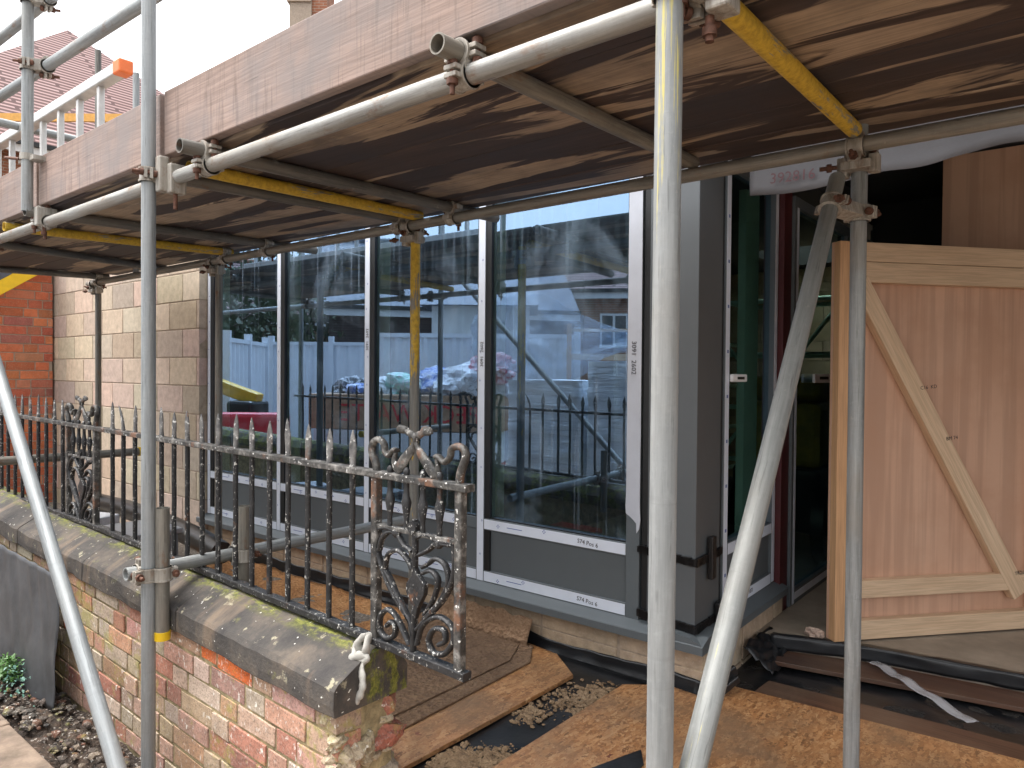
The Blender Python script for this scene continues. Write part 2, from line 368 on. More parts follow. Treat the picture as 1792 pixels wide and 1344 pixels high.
M['yellow_wood'] = simple('yellow_timber', (.70, .36, .08), .6, 0, .15)
M['black_wall'] = simple('black_porch_wall', (.008, .008, .009), .7, 0, .3, 4, .3, 20)  # near-black wall colour stands in for the dark opening above the door
M['black_iron_strap'] = simple('black_strap', (.009, .009, .010), .3, 0, .4, 30, .5, 60)

def bag_mat(name, c):
    t = NT(name); n = t.noise(9, None, 6, .75, 1.2)
    t.col(t.ramp(n, [(.32, tuple(x * .25 for x in c)), (.45, c), (.56, (.7, .72, .78)), (.66, c), (.74, (.2, .2, .24))])); t.rough(.35); t.bump(n, .8, .05); return t.m  # shade in the folds is painted as the darkest ramp stop
M['bag_white'] = bag_mat('white_plastic_bag', (.7, .72, .76)); M['bag_green'] = bag_mat('mint_plastic_bag', (.35, .75, .62))
M['bag_blue'] = bag_mat('blue_plastic_bag', (.12, .22, .6)); M['bag_red'] = bag_mat('pink_plastic_bag', (.65, .16, .2)); M['bag_dark'] = bag_mat('dark_rubbish', (.06, .06, .07))
def wrap_mat():
    t = NT('white_pallet_wrap'); n = t.noise(1, t.mp((2, 2, 26)), 5, .6, .8)
    t.col(t.ramp(n, [(.3, (.62, .68, .76)), (.6, (.86, .9, .94))])); t.rough(.3); t.bump(n, .8, .03); return t.m
M['wrap'] = wrap_mat()

def roof_mat():
    t = NT('red_roof_tile')
    sx = t.n('ShaderNodeTexBrick'); t.l(t.mp((1, 1, 1), src=t.uv), sx.inputs['Vector'])
    sx.inputs['Scale'].default_value = 1.0; sx.inputs['Brick Width'].default_value = 3.0; sx.inputs['Row Height'].default_value = .20
    sx.inputs['Mortar Size'].default_value = .06; sx.inputs['Color1'].default_value = (.25, .145, .135, 1); sx.inputs['Color2'].default_value = (.30, .19, .18, 1); sx.inputs['Mortar'].default_value = (.06, .02, .018, 1)
    t.col(sx.outputs['Color']); t.rough(.8); return t.m
M['roof'] = roof_mat()

def glass_mat(name, tint=(.72, .82, .78), refl=(.46, .69, 1.0), streak=True, k=1.0):
    t = NT(name); t.t.nodes.remove(t.b)
    tr = t.n('ShaderNodeBsdfTransparent'); tr.inputs[0].default_value = tint + (1,)
    gl = t.n('ShaderNodeBsdfGlossy'); gl.inputs['Color'].default_value = refl + (1,); gl.inputs['Roughness'].default_value = .004
    wv = t.noise(1.6, t.mp((1, 1, .8)), 2, .5)
    b = t.n('ShaderNodeBump'); b.inputs['Strength'].default_value = .012; b.inputs['Distance'].default_value = .02
    t.l(wv, b.inputs['Height']); t.l(b.outputs[0], gl.inputs['Normal'])
    fr = t.n('ShaderNodeFresnel'); fr.inputs['IOR'].default_value = 1.75
    f = t.math('MINIMUM', t.math('ADD', t.math('MULTIPLY', fr.outputs[0], 2.2 * k), .22 * k), .95)
    gm = t.n('ShaderNodeNewGeometry')
    f = t.math('ADD', t.math('MULTIPLY', f, t.math('SUBTRACT', 1.0, gm.outputs['Backfacing'])), t.math('MULTIPLY', gm.outputs['Backfacing'], .05))
    m = t.n('ShaderNodeMixShader'); t.l(f, m.inputs[0]); t.l(tr.outputs[0], m.inputs[1]); t.l(gl.outputs[0], m.inputs[2])
    last = m.outputs[0]
    if streak:                                       # dried rain runs and dust on the outer pane
        df = t.n('ShaderNodeBsdfDiffuse'); df.inputs[0].default_value = (.42, .54, .70, 1)
        run = t.noise(1, t.mp((38, 38, .55)), 4, .6)
        dr = t.noise(240, None, 2, .5); patch = t.noise(2.1, t.mp((1, 1, 1.0), (4, 4, 4)), 4, .6)
        a = t.math('MULTIPLY', t.ramp(run, [(.60, 0.0), (.70, 1.0)]), t.ramp(patch, [(.42, 0.0), (.60, .34)]))
        sz = t.n('ShaderNodeSeparateXYZ'); t.l(t.obj, sz.inputs[0])
        hi = t.ramp(t.math('MULTIPLY', sz.outputs[2], .4), [(.70, 0.0), (.98, 1.0)])      # dried runs are thickest at the head of the pane
        a = t.math('ADD', a, t.math('MULTIPLY', t.math('MULTIPLY', t.ramp(run, [(.50, .015), (.72, .19)]), t.ramp(t.noise(1.3, t.mp((1, 1, .2), (1, 5, 3)), 3), [(.42, .1), (.60, 1.0)])), hi))
        a2 = t.math('MULTIPLY', t.ramp(dr, [(.66, 0.0), (.70, 1.0)]), t.ramp(patch, [(.42, .05), (.60, .32)]))
        haze = t.ramp(t.noise(1.9, t.mp((1, 1, .8), (2, 3, 9)), 5, .6, 1.2), [(.50, 0.0), (.68, .15)])
        m2 = t.n('ShaderNodeMixShader'); t.l(t.math('ADD', t.math('ADD', t.math('ADD', a, a2), haze), .004), m2.inputs[0]); t.l(last, m2.inputs[1]); t.l(df.outputs[0], m2.inputs[2])
        last = m2.outputs[0]
    t.l(last, t.out.inputs[0]); return t.m
M['glass'] = glass_mat('tinted_double_glazing')
M['glass_side'] = glass_mat('side_glazing', streak=False, k=.55)

# ------------------------------------------------------------------ mesh helpers
class MB:
    def __init__(s): s.v = []; s.f = []; s.sm = []; s.c = []
    def add(s, vs, fs, smooth=False, col=None):
        o = len(s.v); s.v += [tuple(v) for v in vs]
        for f in fs: s.f.append([i + o for i in f]); s.sm.append(smooth); s.c.append(col)
    def box(s, a, b, M=None, col=None, jit=0):
        x0, y0, z0 = a; x1, y1, z1 = b
        vs = [V((x, y, z)) for z in (z0, z1) for y in (y0, y1) for x in (x0, x1)]
        if jit: vs = [v + V((rnd.uniform(-jit, jit), rnd.uniform(-jit, jit), rnd.uniform(-jit, jit))) for v in vs]
        if M is not None: vs = [M @ v for v in vs]
        s.add(vs, [(0, 2, 3, 1), (4, 5, 7, 6), (0, 1, 5, 4), (2, 6, 7, 3), (0, 4, 6, 2), (1, 3, 7, 5)], False, col); return s
    def cyl(s, a, b, r, seg=20, r2=None, caps=True):
        a = V(a); b = V(b); d = (b - a).normalized(); x = d.orthogonal().normalized(); y = d.cross(x); r2 = r if r2 is None else r2
        vs = []
        for p, rr in ((a, r), (b, r2)):
            for k in range(seg):
                t = 2 * math.pi * k / seg; vs.append(p + x * math.cos(t) * rr + y * math.sin(t) * rr)
        s.add(vs, [(k, (k + 1) % seg, seg + (k + 1) % seg, seg + k) for k in range(seg)], True)
        if caps: s.add(vs, [list(range(seg))[::-1], list(range(seg, 2 * seg))])
        return s
    def pipe(s, a, b, r, t=.004, seg=24, rings=1):
        a = V(a); b = V(b); d = (b - a).normalized(); x = d.orthogonal().normalized(); y = d.cross(x)
        def ring(p, rr): return [p + x * math.cos(2 * math.pi * k / seg) * rr + y * math.sin(2 * math.pi * k / seg) * rr for k in range(seg)]
        R0, R1, I0, I1 = ring(a, r), ring(b, r), ring(a, r - t), ring(b, r - t)
        q = lambda o, u: [(o + k, o + (k + 1) % seg, u + (k + 1) % seg, u + k) for k in range(seg)]
        s.add(R0 + R1, q(0, seg), True); s.add(I0 + I1, [f[::-1] for f in q(0, seg)], True)
        s.add(R0 + I0, [f[::-1] for f in q(0, seg)]); s.add(R1 + I1, q(0, seg)); return s
    def sweep(s, pts, prof, up=V((0, 1, 0)), closed=False, caps=True):
        """sweep an elliptical section along a path; prof(k,n)->(ru along binormal, rv along up)"""
        pts = [V(p) for p in pts]; n = len(pts); seg = 10; vs = []
        for k, p in enumerate(pts):
            d = (pts[min(k + 1, n - 1)] - pts[max(k - 1, 0)]).normalized()
            u = up - d * up.dot(d); u = u.normalized() if u.length > 1e-4 else d.orthogonal().normalized()
            bn = d.cross(u); ru, rv = prof(k, n)
            for j in range(seg):
                t = 2 * math.pi * j / seg; vs.append(p + bn * math.cos(t) * ru + u * math.sin(t) * rv)
        fs = [(k * seg + j, k * seg + (j + 1) % seg, (k + 1) * seg + (j + 1) % seg, (k + 1) * seg + j) for k in range(n - 1) for j in range(seg)]
        s.add(vs, fs, True)
        if caps: s.add(vs, [list(range(seg))[::-1], [(n - 1) * seg + j for j in range(seg)]])
        return s
    def poly(s, pts, z0, z1, col=None):
        n = len(pts); vs = [(x, y, z0) for x, y in pts] + [(x, y, z1) for x, y in pts]
        area = sum(pts[i][0] * pts[(i + 1) % n][1] - pts[(i + 1) % n][0] * pts[i][1] for i in range(n))
        fs = [(i, (i + 1) % n, n + (i + 1) % n, n + i) for i in range(n)] + [list(range(n))[::-1], list(range(n, 2 * n))]
        if area < 0: fs = [f[::-1] for f in fs]
        s.add(vs, fs, False, col); return s
    def rock(s, c, r, seed, sub=2, sq=(1, 1, 1), rough=.35, col=None):
        bm = bmesh.new(); bmesh.ops.create_icosphere(bm, subdivisions=sub, radius=1)
        vs = []
        for v in bm.verts:
            p = v.co.normalized(); k = 1 + rough * noise.noise(p * 1.4 + V((seed, seed * 2, 0))) + rough * .4 * noise.noise(p * 4 + V((seed, 0, seed)))
            vs.append(V(c) + V((p.x * sq[0], p.y * sq[1], p.z * sq[2])) * r * k)
        bm.verts.index_update(); s.add(vs, [[v.index for v in f.verts] for f in bm.faces], False, col); bm.free(); return s
    def grid(s, fn, nu, nv, smooth=True):
        vs = [fn(i / nu, j / nv) for j in range(nv + 1) for i in range(nu + 1)]
        s.add(vs, [(j * (nu + 1) + i, j * (nu + 1) + i + 1, (j + 1) * (nu + 1) + i + 1, (j + 1) * (nu + 1) + i) for j in range(nv) for i in range(nu)], smooth); return s

MW = {}
def mesh(name, mb, mat, parent=None, M=None, world=False, bevel=0, solid=0, sub=0):
    me = bpy.data.meshes.new(name); me.from_pydata([tuple(v) for v in mb.v], [], mb.f); me.update()
    for p, sm in zip(me.polygons, mb.sm): p.use_smooth = sm
    if any(c is not None for c in mb.c):
        ca = me.color_attributes.new('Col', 'FLOAT_COLOR', 'CORNER')
        for p, c in zip(me.polygons, mb.c):
            c = c or (.3, .3, .3)
            for li in p.loop_indices: ca.data[li].color = (c[0], c[1], c[2], 1)
    if mat is not None: me.materials.append(mat)
    o = bpy.data.objects.new(name, me); COL.objects.link(o)
    if M is not None: o.matrix_basis = M
    W = M or Matrix.Identity(4)
    if parent is not None:
        o.parent = parent
        if world: o.matrix_parent_inverse = MW[parent.name].inverted()
        else: W = MW[parent.name] @ W
    MW[o.name] = W.copy()
    if bevel:
        b = o.modifiers.new('bevel', 'BEVEL'); b.width = bevel; b.segments = 2; b.limit_method = 'ANGLE'; b.angle_limit = R(40)
    if solid:
        b = o.modifiers.new('solid', 'SOLIDIFY'); b.thickness = solid
    if sub:
        b = o.modifiers.new('sub', 'SUBSURF'); b.levels = sub; b.render_levels = sub
    return o
def tag(o, label, cat, group=None):
    o['label'] = label; o['category'] = cat
    if group: o['group'] = group
    return o
def thing(name, label, cat, loc=(0, 0, 0), rz=0, group=None, M=None):
    o = bpy.data.objects.new(name, None); COL.objects.link(o); o.empty_display_size = .1
    o.matrix_basis = M if M is not None else Matrix.Translation(loc) @ Matrix.Rotation(rz, 4, 'Z')
    MW[o.name] = o.matrix_basis.copy(); return tag(o, label, cat, group)
def struct(name, mb, mat, **k):
    o = mesh(name, mb, mat, **k); o['kind'] = 'structure'; return o
def stuff(name, mb, mat, label, cat, **k):
    o = mesh(name, mb, mat, **k); o['kind'] = 'stuff'; tag(o, label, cat); return o
def zmat(a, b):
    a = V(a); b = V(b); q = (b - a).to_track_quat('Z', 'Y'); return Matrix.Translation(a) @ q.to_matrix().to_4x4()
TR = .02415
def tube(name, a, b, mat, label, cat='scaffold tube', group='scaffold tubes', r=TR):
    m = zmat(a, b); L = (V(b) - V(a)).length
    o = mesh(name, MB().pipe((0, 0, 0), (0, 0, L), r, .004), M[mat], M=m)
    return tag(o, label, cat, group)
def coupler(parent, p1, a1, p2, a2, flip=1, bolt='bolt', mat='coupler', rot=0.0):
    """a double coupler: a collar round each of two tubes, a forged body between, flanges, hinge lugs and bolts"""
    p1 = V(p1); p2 = V(p2); a1 = V(a1).normalized(); a2 = V(a2).normalized()
    n = (p2 - p1); n = n.normalized() if n.length > 1e-4 else a1.cross(a2).normalized()
    cb = MB(); bolts = []
    mid = (p1 + p2) / 2
    x = a1; y = n.cross(a1).normalized(); fm = Matrix((x, y, n)).transposed().to_4x4(); fm.translation = mid
    d = max((p2 - p1).length / 2 - TR - .002, .006)
    cb.box((-.026, -.026, -d - .012), (.026, .026, d + .012), fm)
    for p, a, sg in ((p1, a1, -1), (p2, a2, 1)):
        wv = a.cross(n).normalized() * flip
        cb.pipe(p - a * .025, p + a * .025, TR + .0065, .006, 20)
        cb.pipe(p - a * .025, p - a * .019, TR + .0095, .009, 20); cb.pipe(p + a * .019, p + a * .025, TR + .0095, .009, 20)
        f = Matrix((a, wv, n * sg)).transposed().to_4x4(); f.translation = p
        cb.box((-.019, TR + .002, -.014), (.019, TR + .026, -.003), f); cb.box((-.019, TR + .002, .004), (.019, TR + .026, .015), f)
        cb.box((-.021, -TR - .022, -.010), (.021, -TR - .001, .010), f)
        bb = MB(); bolts.append(bb)
        bb.cyl(f @ V((0, TR + .016, -.030)), f @ V((0, TR + .016, .052)), .0062, 10)
        bb.cyl(f @ V((0, TR + .016, .016)), f @ V((0, TR + .016, .030)), .0135, 6)
        bb.cyl(f @ V((0, TR + .016, -.027)), f @ V((0, TR + .016, -.015)), .012, 12)
    c = mesh('coupler', cb, M[mat], parent, world=True, bevel=.0015)
    for bb in bolts: mesh('bolt', bb, M[bolt], c, world=True)
    return c
def text(name, body, size, mat, parent, Mx, extrude=.0004):
    cu = bpy.data.curves.new('t', 'FONT'); cu.body = body; cu.size = size; cu.extrude = extrude; cu.resolution_u = 2; cu.align_x = 'LEFT'
    o = bpy.data.objects.new('t', cu); COL.objects.link(o)
    bpy.context.view_layer.update()
    me = bpy.data.meshes.new_from_object(o.evaluated_get(bpy.context.evaluated_depsgraph_get()))
    bpy.data.objects.remove(o); me.name = name; me.materials.clear(); me.materials.append(mat)
    q = bpy.data.objects.new(name, me); COL.objects.link(q); q.matrix_basis = Mx
    if parent: q.parent = parent
    MW[q.name] = (MW[parent.name] @ Mx) if parent else Mx
    return q
def brickwork(mb, x0, x1, z0, z1, y, bw=.215, bh=.065, mj=.010, depth=.05, pal=None, wts=None, jit=.002, shear=lambda x: 0.0, bond='flemish', facing=-1, Mx=None, seed=1, zclip=None):
    """individual bricks on a wall face lying in the xz plane at y"""
    rr = random.Random(seed); row = 0; z = z0
    while z + bh * .4 < z1:
        zt = min(z + bh, z1)
        x = x0 - rr.uniform(0, bw) if bond != 'stretcher' else x0 - (bw + mj) / 2 * (row % 2)
        k = row % 2
        while x < x1:
            L = bw
            if bond == 'flemish' and k % 2: L = (bw - mj) / 2
            k += 1
            a = max(x, x0); b = min(x + L, x1)
            if b - a > .025:
                c = rr.choices(pal, wts)[0]; v = rr.uniform(.8, 1.2); c = tuple(min(1, q * v * rr.uniform(.94, 1.06)) for q in c)
                d = rr.uniform(-jit, jit)
                f0, f1 = (y + d, y + depth) if facing < 0 else (y - depth, y + d)
                vs = []
                for zz in (z, zt):
                    for yy in (f0, f1):
                        for xx in (a, b):
                            ins = .003
                            vs.append(V((xx + rr.uniform(-jit, jit), yy, zz + shear(xx) + rr.uniform(-jit, jit))))
                if Mx: vs = [Mx @ q for q in vs]
                mb.add(vs, [(0, 2, 3, 1), (4, 5, 7, 6), (0, 1, 5, 4), (2, 6, 7, 3), (0, 4, 6, 2), (1, 3, 7, 5)], False, c)
            x += L + mj
        z += bh + mj; row += 1
    return mb

# ------------------------------------------------------------------ ground, floors
def gfn(u, v):
    x = -60 + 100 * u; y = -50 + 110 * v; return V((x, y, -.004))
struct('ground', MB().grid(gfn, 10, 10, False), M['yard'])
# stony soil strip along the foot of the boundary wall
def soil(u, v):
    x = -6.0 + 4.6 * u; y = .90 + .42 * v
    h = .03 + .035 * max(0, (-2.7 - x)) + .045 * noise.noise(V((x * 3, y * 6, 0))) + .03 * noise.noise(V((x * 14, y * 14, 2))) + .02 * noise.noise(V((x * 40, y * 40, 2)))
    return V((x, y, max(h, .004)))
struct('soil', MB().grid(soil, 220, 24), M['soil'])
mb = MB()
for k in range(7):
    x = -6.2 + k * .905; mb.box((x, .10, -.02), (x + .897, .975 + rnd.uniform(-.006, .006), .092 + rnd.uniform(-.004, .004)))
struct('paving', mb, M['pave'], bevel=.008)
mb = MB()
for k in range(520):
    x = rnd.uniform(-4.6, -2.3); y = rnd.uniform(1.0, 1.21); r = rnd.choice([.004, .006, .008, .010, .014, .02])
    mb.rock((x, y, .045 + .035 * max(0, -2.7 - x) + .01), r, k, 1, (1.2, 1, .7), .5, rnd.choice([(.03, .03, .03), (.05, .04, .035), (.08, .06, .05), (.20, .16, .12), (.12, .05, .03)]))
stuff('loose_stones', mb, M['stone_y'], 'small loose stones and brick chips lying along the wall foot', 'stones')
# ground on the building side of the wall, and the raised entrance floor
struct('courtyard_floor', MB().box((-9.5, 1.42, -.01), (1.6, 3.12, .17)), M['yard'])
struct('entrance_floor', MB().poly([(-1.32, 3.55), (-1.20, 3.58), (-.83, 3.70), (-.23, 3.79), (.6, 3.86), (3, 3.9), (3, 6.2), (-1.30, 6.2)], .0, .28), M['concrete'])
struct('building_floor', MB().box((-5.4, 3.05, .0), (-1.39, 9.0, .26)), M['concrete'])

# ------------------------------------------------------------------ boundary wall with coping
SL = .028
def sh(x): return SL * (-1.64 - x)
wallE = thing('brick_boundary_wall', 'low old brick boundary wall with flaking pink paint under a mossy grey coping', 'wall', (-1.64, 1.222, 0))
pal = [(.42, .19, .12), (.38, .165, .12), (.45, .25, .16), (.44, .30, .21), (.43, .34, .25), (.48, .37, .29), (.40, .23, .18), (.58, .14, .04)]
mb = brickwork(MB(), -8.0, -.01, .015, .598, .020, pal=pal, wts=[3, 2, 4, 4, 3, 4, 3, .35], jit=.0035, shear=lambda x: SL * -x, depth=.09, seed=5)
for k in range(len(mb.f)):                            # one newer, bright orange brick under the coping
    xs_ = [mb.v[i] for i in mb.f[k]]; cx_ = sum(v[0] for v in xs_) / len(xs_); cz_ = sum(v[2] - SL * -v[0] for v in xs_) / len(xs_)
    if -.80 < cx_ < -.50 and cz_ > .525: mb.c[k] = (.62, .135, .03) if -.74 < cx_ < -.52 else mb.c[k]
mesh('brick_face', mb, M['old_brick'], wallE, bevel=.0022)
mb = MB()
vs = []
for x in (-8.0, -.015):
    for (y, z) in ((.0245, -.05), (.23, -.05), (.23, .598), (.0245, .598)): vs.append((x, y, z + SL * -x if z > 0 else z))
mb.add(vs, [(0, 1, 2, 3), (4, 7, 6, 5), (0, 4, 5, 1), (1, 5, 6, 2), (2, 6, 7, 3), (3, 7, 4, 0)])
mesh('mortar_core', mb, M['mortar_old'], wallE)
# the broken end of the wall: stones and bricks at all angles
mb = MB(); r9 = random.Random(21)
for z in (.02, .12, .22, .32, .42, .52):
    y = .03
    while y < .23:
        wv = r9.uniform(.055, .12); yc = min(y + wv / 2, .215)
        c = r9.choice([(.36, .25, .17), (.33, .27, .17), (.40, .32, .22), (.36, .13, .09), (.30, .24, .18), (.44, .36, .26)])
        mb.rock((-.045 + r9.uniform(-.03, .012), yc, z + .045 + r9.uniform(-.012, .012)), .062, r9.uniform(0, 90), 3, (r9.uniform(.7, 1.05), wv / .105, r9.uniform(.62, .85)), .55, c)
        y += wv
for k in range(16): mb.rock((-.03 + r9.uniform(-.02, .012), r9.uniform(.03, .23), r9.uniform(.40, .60)), r9.uniform(.015, .032), k * 3.1, 2, (1, 1.3, .6), .6, (.42, .35, .24))
mesh('broken_end', mb, M['stone_y'], wallE)
prof = [(0, 0), (-.002, .03), (0, .076), (.012, .09), (.10, .138), (.135, .150), (.165, .152), (.20, .148), (.235, .128), (.272, .072), (.272, 0)]
mb = MB()
cuts = [0.01, -.92, -1.78, -2.62, -3.5, -4.4, -5.4, -6.6, -8.0]
for a, b in zip(cuts[:-1], cuts[1:]):
    n = 14; dz = rnd.uniform(-.003, .003); vs = []
    xs = [a - .003 + (b - a + .006) * k / n for k in range(n + 1)]
    for x in xs:
        for (y, z) in prof:
            g = V((x * 6, y * 9, z * 9)); e = .006 * noise.noise(g) + .003 * noise.noise(g * 4)
            vs.append((x, y + e, .597 + z + SL * -x + dz + e))
    m = len(prof)
    mb.add(vs, [(k * m + j, k * m + (j + 1) % m, (k + 1) * m + (j + 1) % m, (k + 1) * m + j) for k in range(n) for j in range(m)])
    mb.add(vs, [list(range(m))[::-1], [n * m + j for j in range(m)]])
mesh('coping', mb, M['coping'], wallE, bevel=.004)

# rubble at the foot of the broken wall end
for k, (x, y, z, r, q, c, lab) in enumerate([(-1.66, 1.60, .20, .085, (1.3, 1, .75), (.20, .18, .15), 'dark mossy stone block lying at the foot of the broken wall end'),
        (-1.55, 1.52, .25, .06, (1.2, 1, .8), (.36, .22, .10), 'brown brick lump beside the broken wall end'),
        (-1.52, 1.66, .21, .06, (1.5, .9, .8), (.30, .28, .23), 'grey stone lump nearest the orange board edge')]):
    o = mesh('rubble_stone', MB().rock((0, 0, 0), r, k + 20, 3, q, .4, c), M['stone_y'], M=Matrix.Translation((x, y, z)))
    tag(o, lab, 'stone', 'rubble at the wall end')

# ------------------------------------------------------------------ iron railing
def rz_t(x): return 1.266 + .0095 * (-1.3 - x)
def rz_b(x): return .768 + .022 * (-1.3 - x) if x > -3.8 else .823 + .004 * (-3.8 - x)
RY = 1.38
rail = thing('iron_railing', 'old black iron railing with leaf-shaped spikes standing on the mossy wall coping', 'railing', (-1.47, RY, 0))
def bar_path(fz, hw, hh, x0, x1, n=40):
    mb = MB(); vs = []
    for k in range(n + 1):
        x = x0 + (x1 - x0) * k / n; e = .0012 * noise.noise(V((x * 25, 1, 1)))
        for dy, dz in ((-hw, -hh), (hw, -hh), (hw, hh), (-hw, hh)): vs.append((x + 1.47, dy + e, fz(x) + dz + e))
    mb.add(vs, [(k * 4 + j, k * 4 + (j + 1) % 4, k * 4 + 4 + (j + 1) % 4, k * 4 + 4 + j) for k in range(n) for j in range(4)])
    mb.add(vs, [(0, 3, 2, 1), (n * 4, n * 4 + 1, n * 4 + 2, n * 4 + 3)]); return mb
mesh('top_rail', bar_path(rz_t, .019, .010, -6.4, -1.27, 120), M['iron_pale'], rail, bevel=.003)
mesh('bottom_rail', bar_path(rz_b, .016, .011, -6.4, -1.275, 120), M['iron'], rail, bevel=.003)
bars = [-6.27, -6.15, -6.03, -5.92, -5.8, -5.68, -5.56, -5.44, -5.32, -5.2, -5.087, -4.97, -4.844, -4.722, -4.592, -4.466, -4.345, -4.224, -4.11, -3.502, -3.386, -3.266, -3.12, -3.015, -2.906, -2.794, -2.676, -2.556, -2.432, -2.322, -2.21, -2.098, -1.987, -1.873, -1.757]
for i, x in enumerate(bars):
    zb, zt = rz_b(x), rz_t(x); mb = MB(); pts = []; rads = []
    bent = (abs(x + 3.386) < .01)
    n = 12
    for k in range(n + 1):
        z = zb + (zt - zb) * k / n
        pts.append(V((x + 1.47 + .0015 * noise.noise(V((x * 9, z * 9, 0))), .0015 * noise.noise(V((x * 9, z * 9, 5))), z))); rads.append((.0095, .0095))
    tip = .128 + rnd.uniform(-.012, .010)
    pr = [(.06, .0095, .0095), (.12, .008, .008), (.30, .0105, .006), (.48, .0135, .005), (.62, .0135, .0045), (.8, .009, .004), (.93, .004, .003), (1, .0008, .0008)]
    lean = rnd.uniform(-.008, .008)
    for t, a, b in pr:
        if bent: a *= .5; off = V((-.05 * t * t, 0, 0))
        else: off = V((lean * t, 0, 0))
        pts.append(V((x + 1.47, 0, zt + tip * t)) + off); rads.append((a, b))
    mb.sweep(pts, lambda k, n, rads=rads: rads[k], up=V((0, 1, 0)))
    sp = MB(); sp.sweep(pts[n:], lambda k, q, rads=rads[n:]: (rads[k][0] * 1.25, rads[k][1] * 1.15), up=V((0, 1, 0)))
    mb = MB(); mb.sweep(pts[:n + 1], lambda k, q, rads=rads: rads[k], up=V((0, 1, 0)))
    bar = mesh('railing_bar', mb, M['iron'], rail); mesh('spear_head', sp, M['iron_spear'], bar)
SC = {"hookL": [[-0.174, 0.262], [-0.178, 0.298], [-0.196, 0.33], [-0.193, 0.356], [-0.168, 0.371], [-0.143, 0.36], [-0.135, 0.335], [-0.118, 0.327], [-0.101, 0.344], [-0.087, 0.344]], "leafL": [[-0.09, 0.338], [-0.097, 0.315], [-0.082, 0.293], [-0.056, 0.318], [-0.024, 0.352], [-0.011, 0.376], [-0.001, 0.39], [0.031, 0.404]], "hookR": [[0.162, 0.262], [0.165, 0.299], [0.182, 0.342], [0.179, 0.365], [0.156, 0.373], [0.132, 0.364], [0.126, 0.342], [0.106, 0.327], [0.084, 0.339], [0.072, 0.34]], "leafR": [[0.075, 0.338], [0.08, 0.308], [0.069, 0.289], [0.041, 0.313], [0.009, 0.346], [-0.004, 0.367], [-0.017, 0.389], [-0.051, 0.404]],
 "outL": [[-0.169, 0.065], [-0.16, 0.022], [-0.117, -0.048], [-0.068, -0.098], [-0.028, -0.132], [-0.012, -0.172]], "inL": [[-0.134, -0.007], [-0.122, 0.037], [-0.078, 0.058], [-0.038, 0.038], [-0.018, 0.014]], "secL": [[-.134, -.007], [-0.109, -0.034], [-0.085, -0.068], [-0.052, -0.105], [-0.02, -0.141]], "outR": [[0.14, 0.124], [0.147, 0.08], [0.141, 0.018], [0.106, -0.045], [0.048, -0.105], [0.003, -0.152]], "inR": [[0.024, 0.011], [0.058, 0.023], [0.084, 0.002], [0.07, -0.048], [0.033, -0.103]], "midR": [[0.024, 0.027], [0.047, 0.041], [0.076, 0.06], [0.112, 0.048], [0.123, 0.004], [0.092, -0.054], [0.033, -0.113]],
 "spirL": [[-0.028, -0.202], [-0.06, -0.161], [-0.092, -0.13], [-0.125, -0.124], [-0.154, -0.152], [-0.154, -0.192], [-0.124, -0.207], [-0.092, -0.191], [-0.088, -0.162], [-0.108, -0.156], [-0.125, -0.171]], "spirR": [[0.003, -0.194], [0.018, -0.148], [0.048, -0.115], [0.092, -0.097], [0.135, -0.111], [0.146, -0.146], [0.114, -0.19], [0.071, -0.201], [0.05, -0.172], [0.07, -0.136], [0.107, -0.13], [0.114, -0.157], [0.089, -0.173]],
 "arcL": [[-0.169, 0.104], [-0.127, 0.116], [-0.086, 0.108], [-0.054, 0.078], [-0.018, 0.065]], "arcL2": [[-0.16, 0.044], [-0.148, 0.08], [-0.119, 0.104], [-0.086, 0.108]], "arcR": [[0.009, 0.059], [0.046, 0.078], [0.083, 0.105], [0.126, 0.112], [0.147, 0.11]], "arcR2": [[0.001, 0.108], [0.046, 0.12], [0.09, 0.106], [0.14, 0.106]], "stem": [[-0.009, 0.155], [-0.007, 0.08], [-0.008, 0.011]], "stem2": [[-0.009, -0.10], [-0.012, -0.161], [-0.013, -0.222]]}
def spline(p, n=6):
    p = [V((a, 0, b)) for a, b in p]; out = []
    for i in range(len(p) - 1):
        p0 = p[max(i - 1, 0)]; p1 = p[i]; p2 = p[i + 1]; p3 = p[min(i + 2, len(p) - 1)]
        for k in range(n):
            t = k / n
            out.append(.5 * ((2 * p1) + (p2 - p0) * t + (2 * p0 - 5 * p1 + 4 * p2 - p3) * t * t + (3 * p1 - p0 - 3 * p2 + p3) * t ** 3))
    out.append(p[-1]); return out
def spline3(p, n=5):
    p = [V(q) for q in p]; out = []
    for i in range(len(p) - 1):
        p0 = p[max(i - 1, 0)]; p1 = p[i]; p2 = p[i + 1]; p3 = p[min(i + 2, len(p) - 1)]
        for k in range(n):
            t = k / n
            out.append(.5 * ((2 * p1) + (p2 - p0) * t + (2 * p0 - 5 * p1 + 4 * p2 - p3) * t * t + (3 * p1 - p0 - 3 * p2 + p3) * t ** 3))
    out.append(p[-1]); return out
